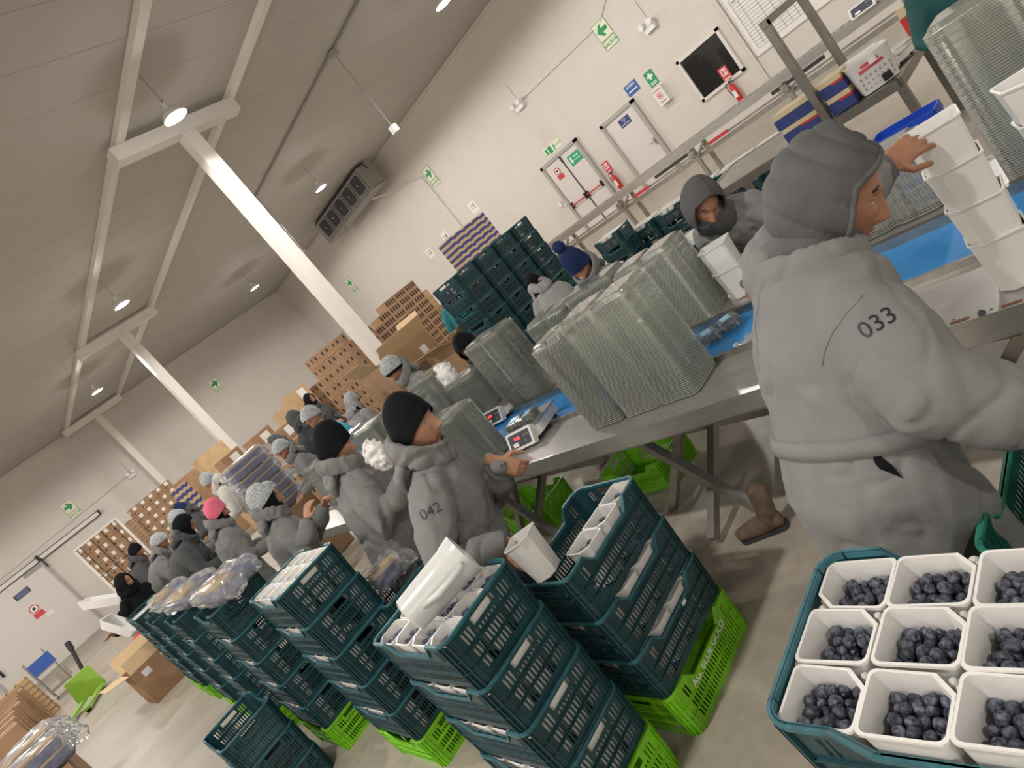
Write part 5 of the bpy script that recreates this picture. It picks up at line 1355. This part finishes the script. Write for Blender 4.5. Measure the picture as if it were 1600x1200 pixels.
            nb_ = MB().loft([neck-sp*.03, neck*.55+(head-HM.col[2].to_3d()*.07)*.45, head-HM.col[2].to_3d()*.07], [(.112*k, .105*k), (.104*k, .108*k), (.096, .110)], side, 24); nb_.xf(M0).build('hood_neck', m_, t, smooth=True)
        elif kind == 'gaiter':
            MB().loft([neck-sp*.01, head-HM.col[2].to_3d()*.115+HM.col[0].to_3d()*.012, head-HM.col[2].to_3d()*g[2]+HM.col[0].to_3d()*.014], [(.085*k, .08*k), (.080, .094), (.083, .103)], side, 24, round_ends=(.1, .05)).xf(M0).build('neck_gaiter', m_, t, smooth=True)
    return t, jo, dict(neck=neck, pel=pel, sp=sp, side=side, fs=fs, k=k, head=head, HM=HM, base=base)
def on_cloth(jo, base, px, py, body, size, m, dirpx, parent, name='sleeve_number'):
    """lettering printed on a garment where the photo shows it; follows the cloth"""
    me = text_mesh(body, size); bm = bmesh.new(); bm.from_mesh(me); bmesh.ops.triangulate(bm, faces=bm.faces); bmesh.ops.subdivide_edges(bm, edges=bm.edges[:], cuts=1); bm.to_mesh(me); bm.free()
    bv = BVHTree.FromPolygons([v.co+base for v in jo.data.vertices], [tuple(p.vertices) for p in jo.data.polygons])
    d = ray(px, py).normalized(); h = bv.ray_cast(CAM, d)
    if h[0] is None: return None
    x = (RT*dirpx[0]-UP*dirpx[1]).normalized(); z = -d; x = (x-z*x.dot(z)).normalized(); y = z.cross(x)
    for v in me.vertices:
        p = h[0]+x*v.co.x+y*v.co.y+z*.12; q = bv.ray_cast(p, -z)
        v.co = (q[0]+q[1]*.0015*(1 if q[1].dot(z) > 0 else -1) if q[0] is not None and (q[0]-h[0]).length < .15 else h[0]+x*v.co.x+y*v.co.y+z*.004)-base
    o = obj(name, me, m, parent); return o

# -- nearest worker, number 033
hd = atd(1297, 312, 1.66)
nk, pv = atd(1262, 392, 1.70), atd(1352, 735, 1.70)
wl_ = atd(1385, 262, 1.98)
t33, j33, q33 = person('person in a grey coat numbered 033 and a quilted grey hood, holding the pot tower', hd, -118, -158, -37, 27, k=1.0, det=2,
    wl=wl_, wr=atd(1650, 655, 1.36), J=dict(neck=nk, pelvis=pv, sl=atd(1212, 432, 1.82), sr=atd(1330, 478, 1.56), el=atd(1290, 330, 2.04), er=atd(1452, 612, 1.42), fr=Vector((1.00, -1.50, .09))),
    gear=(('quilted_hood', m_quilt, 77, .038),), hoodroll=False, coatlen=.34, belt=True, bulk=1.14, slk=1.22, fold=.0085,
    curl=(.35, .5), hn=((atd(1440, 212, 1.98)-wl_, -FW*.8+Vector((0, 0, .4)), -1), None))
on_cloth(j33, q33['base'], 1371, 505, '033', .052, m_black, (1, -.62), t33)
def slit(jo, base, pts, parent, name='pocket_opening'):
    bv = BVHTree.FromPolygons([v.co+base for v in jo.data.vertices], [tuple(p.vertices) for p in jo.data.polygons]); vs = []
    for px, py in pts:
        d = ray(px, py).normalized(); h = bv.ray_cast(CAM, d)
        if h[0] is None: return
        vs.append(h[0]-d*.003-base)
    c = sum(vs, Vector())/len(vs); mb = MB().add(vs+[c-ray(*pts[0]).normalized()*.002], [(i, (i+1) % len(vs), len(vs)) for i in range(len(vs))])
    mb.build(name, m_blackcloth, parent)
slit(j33, q33['base'], [(1361, 699), (1375, 712), (1395, 728), (1412, 748), (1398, 742), (1375, 733), (1366, 722)], t33)
def seam(jo, base, pts, parent, r=.0022):
    bv = BVHTree.FromPolygons([v.co+base for v in jo.data.vertices], [tuple(p.vertices) for p in jo.data.polygons]); q = []
    for a, b in zip(pts, pts[1:]):
        for i in range(8):
            u = i/8; px, py = a[0]+(b[0]-a[0])*u, a[1]+(b[1]-a[1])*u; d = ray(px, py).normalized(); h = bv.ray_cast(CAM, d)
            if h[0] is not None: q.append(h[0]-d*.0004-base)
    if len(q) > 3: MB().tube(q, r, 6).build('seam', m_jacket, parent, smooth=True)
seam(j33, q33['base'], [(1348, 462), (1322, 490), (1300, 520), (1287, 552), (1284, 575)], t33)
seam(j33, q33['base'], [(1205, 408), (1188, 450), (1180, 510), (1186, 590)], t33, .0016)
cm_ = MB(); nk_, sp_, sd_, fs_ = q33['neck'], q33['sp'], q33['side'], q33['fs']
cpts = [nk_-sp_*.045+sd_*(.128*math.cos(a))+fs_*(.125*math.sin(a)) for a in [PI*2*i/32 for i in range(33)]]
cm_.loft(cpts, [(.050, .011)]*33, sp_, 10); cme = fuse(cm_, .008, 2, .004, 3, 12, name='collar'); cme.transform(Matrix.Translation(-q33['base'])); obj('collar', cme, m_jacket, t33)
# -- worker numbered 042
hd = atd(646, 666, 2.96)
wr_ = atd(788, 848, 2.82); wl_ = atd(778, 722, 3.05)
t42, j42, q42 = person('person in a grey coat numbered 042 and a black beanie, reaching between crates and table', hd, -140, -158, -8, 16, det=2, wl=wl_, wr=wr_, skin=m_skin2,
    gear=(('beanie', m_blackcloth, .02),), bulk=1.15, fold=.0085, curl=(.75, .7), hn=((Vector((-.35, -.35, -.75)), Vector((-.6, .5, .3)), 1), (Vector((-.75, .35, -.45)), Vector((-.3, .6, .7)), -1)))
on_cloth(j42, q42['base'], 673, 799, '042', .062, m_dark, (1, -.55), t42)
o = pot(tuple(wr_+Vector((-.16, .02, -.17))), R(30), 'white pot of blueberries in the hand of the worker numbered 042', None, rot=(R(4), R(-6), R(120)))
bed(o, o.location.z+.15, 'blueberries in the pot held by the worker numbered 042', None).scale = (.8, .8, .8)
# -- the row at the table, going away
person('person in a grey coat, black beanie and neck gaiter, in profile behind worker 042', atd(522, 700, 4.25), -112, -124, -22, 8, wl=atd(650, 735, 4.25), wr=atd(628, 752, 4.05), skin=m_skin2,
    gear=(('beanie', m_blackcloth, .035), ('gaiter', m_blackcloth, .075)), bulk=1.15, fold=.010, det=2)
person('person in a grey coat with a hairnet over a black hood, raising one hand', atd(416, 782, 5.35), -105, -118, -18, 10, wl=atd(505, 792, 5.6), wr=atd(480, 812, 5.1), skin=m_skin2,
    gear=(('balaclava', m_blackcloth, 48, .016), ('hairnet', m_net)), bulk=1.15, fold=.012, curl=(.9, .6))
person('person in a grey coat with a bright pink head cover', atd(338, 802, 7.3), -105, -120, -20, 14, gear=(('balaclava', m_blackcloth, 50, .008), ('beanie', m_pink, .03)), bulk=1.1)
person('person in a dark grey coat bending forward, black hood, beside the pink head cover', atd(287, 822, 8.2), -112, -115, -35, 38, coat=m_jacketd, gear=(('hood', m_blackcloth, 45, .014),), bulk=1.2)
person('person in a grey coat with a hairnet, behind the dark bent worker', atd(279, 812, 10.0), -110, None, -30, 30, coat=m_jacket2, gear=(('balaclava', m_blackcloth, 45, .010), ('hairnet', m_net)), bulk=1.1, det=1)
person('person in a grey coat and hairnet bending low beside the end of the crate row', atd(250, 848, 10.4), -112, None, -40, 40, coat=m_jacket2, gear=(('hairnet', m_net),), bulk=1.15)
person('person in a dark grey coat and black cap at the far end of the row', atd(212, 862, 12.0), -110, None, -25, 25, coat=m_jacketd, gear=(('beanie', m_blackcloth, .015),), bulk=1.15)
hd = atd(194, 910, 9.6); wr_ = atd(178, 990, 9.3); wl_ = atd(186, 962, 9.7)
person('person dressed in black with a black hood, carrying white foam trays', hd, -165, -140, -15, 12, wl=wl_, wr=wr_, coat=m_blackcloth, pants=m_blackcloth, gear=(('hood', m_blackcloth, 46, .016),), det=1, bulk=1.05)
for px, py, d, lab, tl in ((166, 945, 9.85, 'upper long white foam tray carried by the person in black', .25), (188, 985, 9.3, 'lower white foam tray carried by the person in black', .1)):
    p = atd(px, py, d); o = MB().ring([[Vector((x*f_, y*f_, z)) for x, y in rrect(.34 if py < 960 else .26, .14, .04)] for f_, z in ((.85, 0), (1, .12), (.94, .12), (.82, .02))], True, True, True).build('foam_tray', m_whitepl, None, auto=35); o.matrix_world = frame(RT+UP*(.16 if py < 960 else -.3), FW, p); tag(o, lab, 'tray')
person('person in a navy beanie far behind the pink head cover', atd(285, 795, 13), 75, 75, -20, 12, coat=m_jacketd, gear=(('beanie', m_navycloth, .02),), det=1)
person('person in a white vest over grey with a hairnet, by the wrapped tray tower', atd(328, 752, 10.2), 60, 0, -30, 22, coat=mat('white_vest', (.62, .60, .57), .8), gear=(('hairnet', m_net),), det=1, bulk=1.1)
# -- the row behind the line
person('person in a bright cyan vest with a hairnet', atd(489, 652, 8.3), 60, 100, -25, 8, coat=m_cyan, hoodroll=False, bulk=1.2, gear=(('hairnet', m_net),), det=1)
person('person seen from behind in light grey with hairnet and black neck cover', atd(552, 628, 9.8), -70, -80, -40, 40, coat=mat('light_grey_coat', (.30, .30, .305), .8), gear=(('gaiter', m_blackcloth, .05), ('hairnet', m_net)), det=1)
person('person with a hairnet and black headband sorting before the large open carton', atd(616, 575, 7.5), 80, 60, -35, 18, wl=atd(682, 590, 6.6), wr=atd(690, 596, 6.4), coat=m_jacket, gear=(('beanie', m_blackcloth, .0), ('hairnet', m_net)), det=1)
person('person in a black hood bending behind the tall clamshell nest', atd(729, 540, 6.2), 105, 120, -50, 28, wl=atd(745, 600, 6.1), wr=atd(735, 597, 6.0), coat=m_jacketd, gear=(('hood', m_blackcloth, 48, .022),), det=1)
person('person in a teal jacket and grey beanie far off near the wall', atd(693, 465, 13.2), -20, -20, 0, 8, coat=m_tealcloth, gear=(('beanie', m_greyknit, .0),), det=1, bulk=1.15, hoodroll=m_greyknit)
person('person in a navy knitted hat with a large pompom', atd(903, 412, 5.35), 100, 112, -38, 22, coat=m_jacket, gear=(('beanie', m_navycloth, .055), ('pompom', m_navycloth, .09)), det=1, skin=m_skin2)
person('hunched person in pale grey with a black hood before the far crate block', atd(836, 443, 7.4), -30, -30, -45, 50, coat=mat('light_grey_coat', (.30, .30, .305), .8), gear=(('hood', m_blackcloth, 46, .012),), det=1)
hd = atd(1098, 318, 3.95)
person('person in a grey knitted hood leaning far over the table', hd, 95, 128, -38, 52, roll=-20, wl=atd(1190, 425, 4.0), wr=atd(1172, 440, 3.8), coat=m_jacket, gear=(('hood', m_greyknit, 56, .034), ('gaiter', m_dark, .070)), det=2, hoodroll=False, bulk=1.1)
person('person in a dark teal coat at the top right corner, mostly hidden by clamshells', atd(1445, -120, 4.0), 100, 100, -10, 5, coat=mat('deep_teal_cloth', (.006, .07, .075), .75), gear=(('beanie', m_blackcloth, 0),), det=1)
person('person in a flat-eared dark hood between the far cartons', atd(432, 690, 12.3), 80, 60, -20, 10, coat=m_jacketd, gear=(('hood', m_jacketd, 46, .018),), det=1)
person('person in a pointed dark hood below the white-noted carton', atd(462, 655, 9.9), 20, 20, -15, 10, coat=m_jacketd, gear=(('hood', m_jacketd, 46, .02),), det=1)
person('person in a hairnet behind the far clamshell nests', atd(443, 702, 9.2), 80, 100, -30, 14, coat=m_jacket, gear=(('hairnet', m_net),), det=1)
person('person in a dark hood standing by the slotted carton load', atd(484, 625, 13.5), 200, 200, -10, 6, coat=m_jacketd, gear=(('hood', m_blackcloth, 46, .015),), det=1)
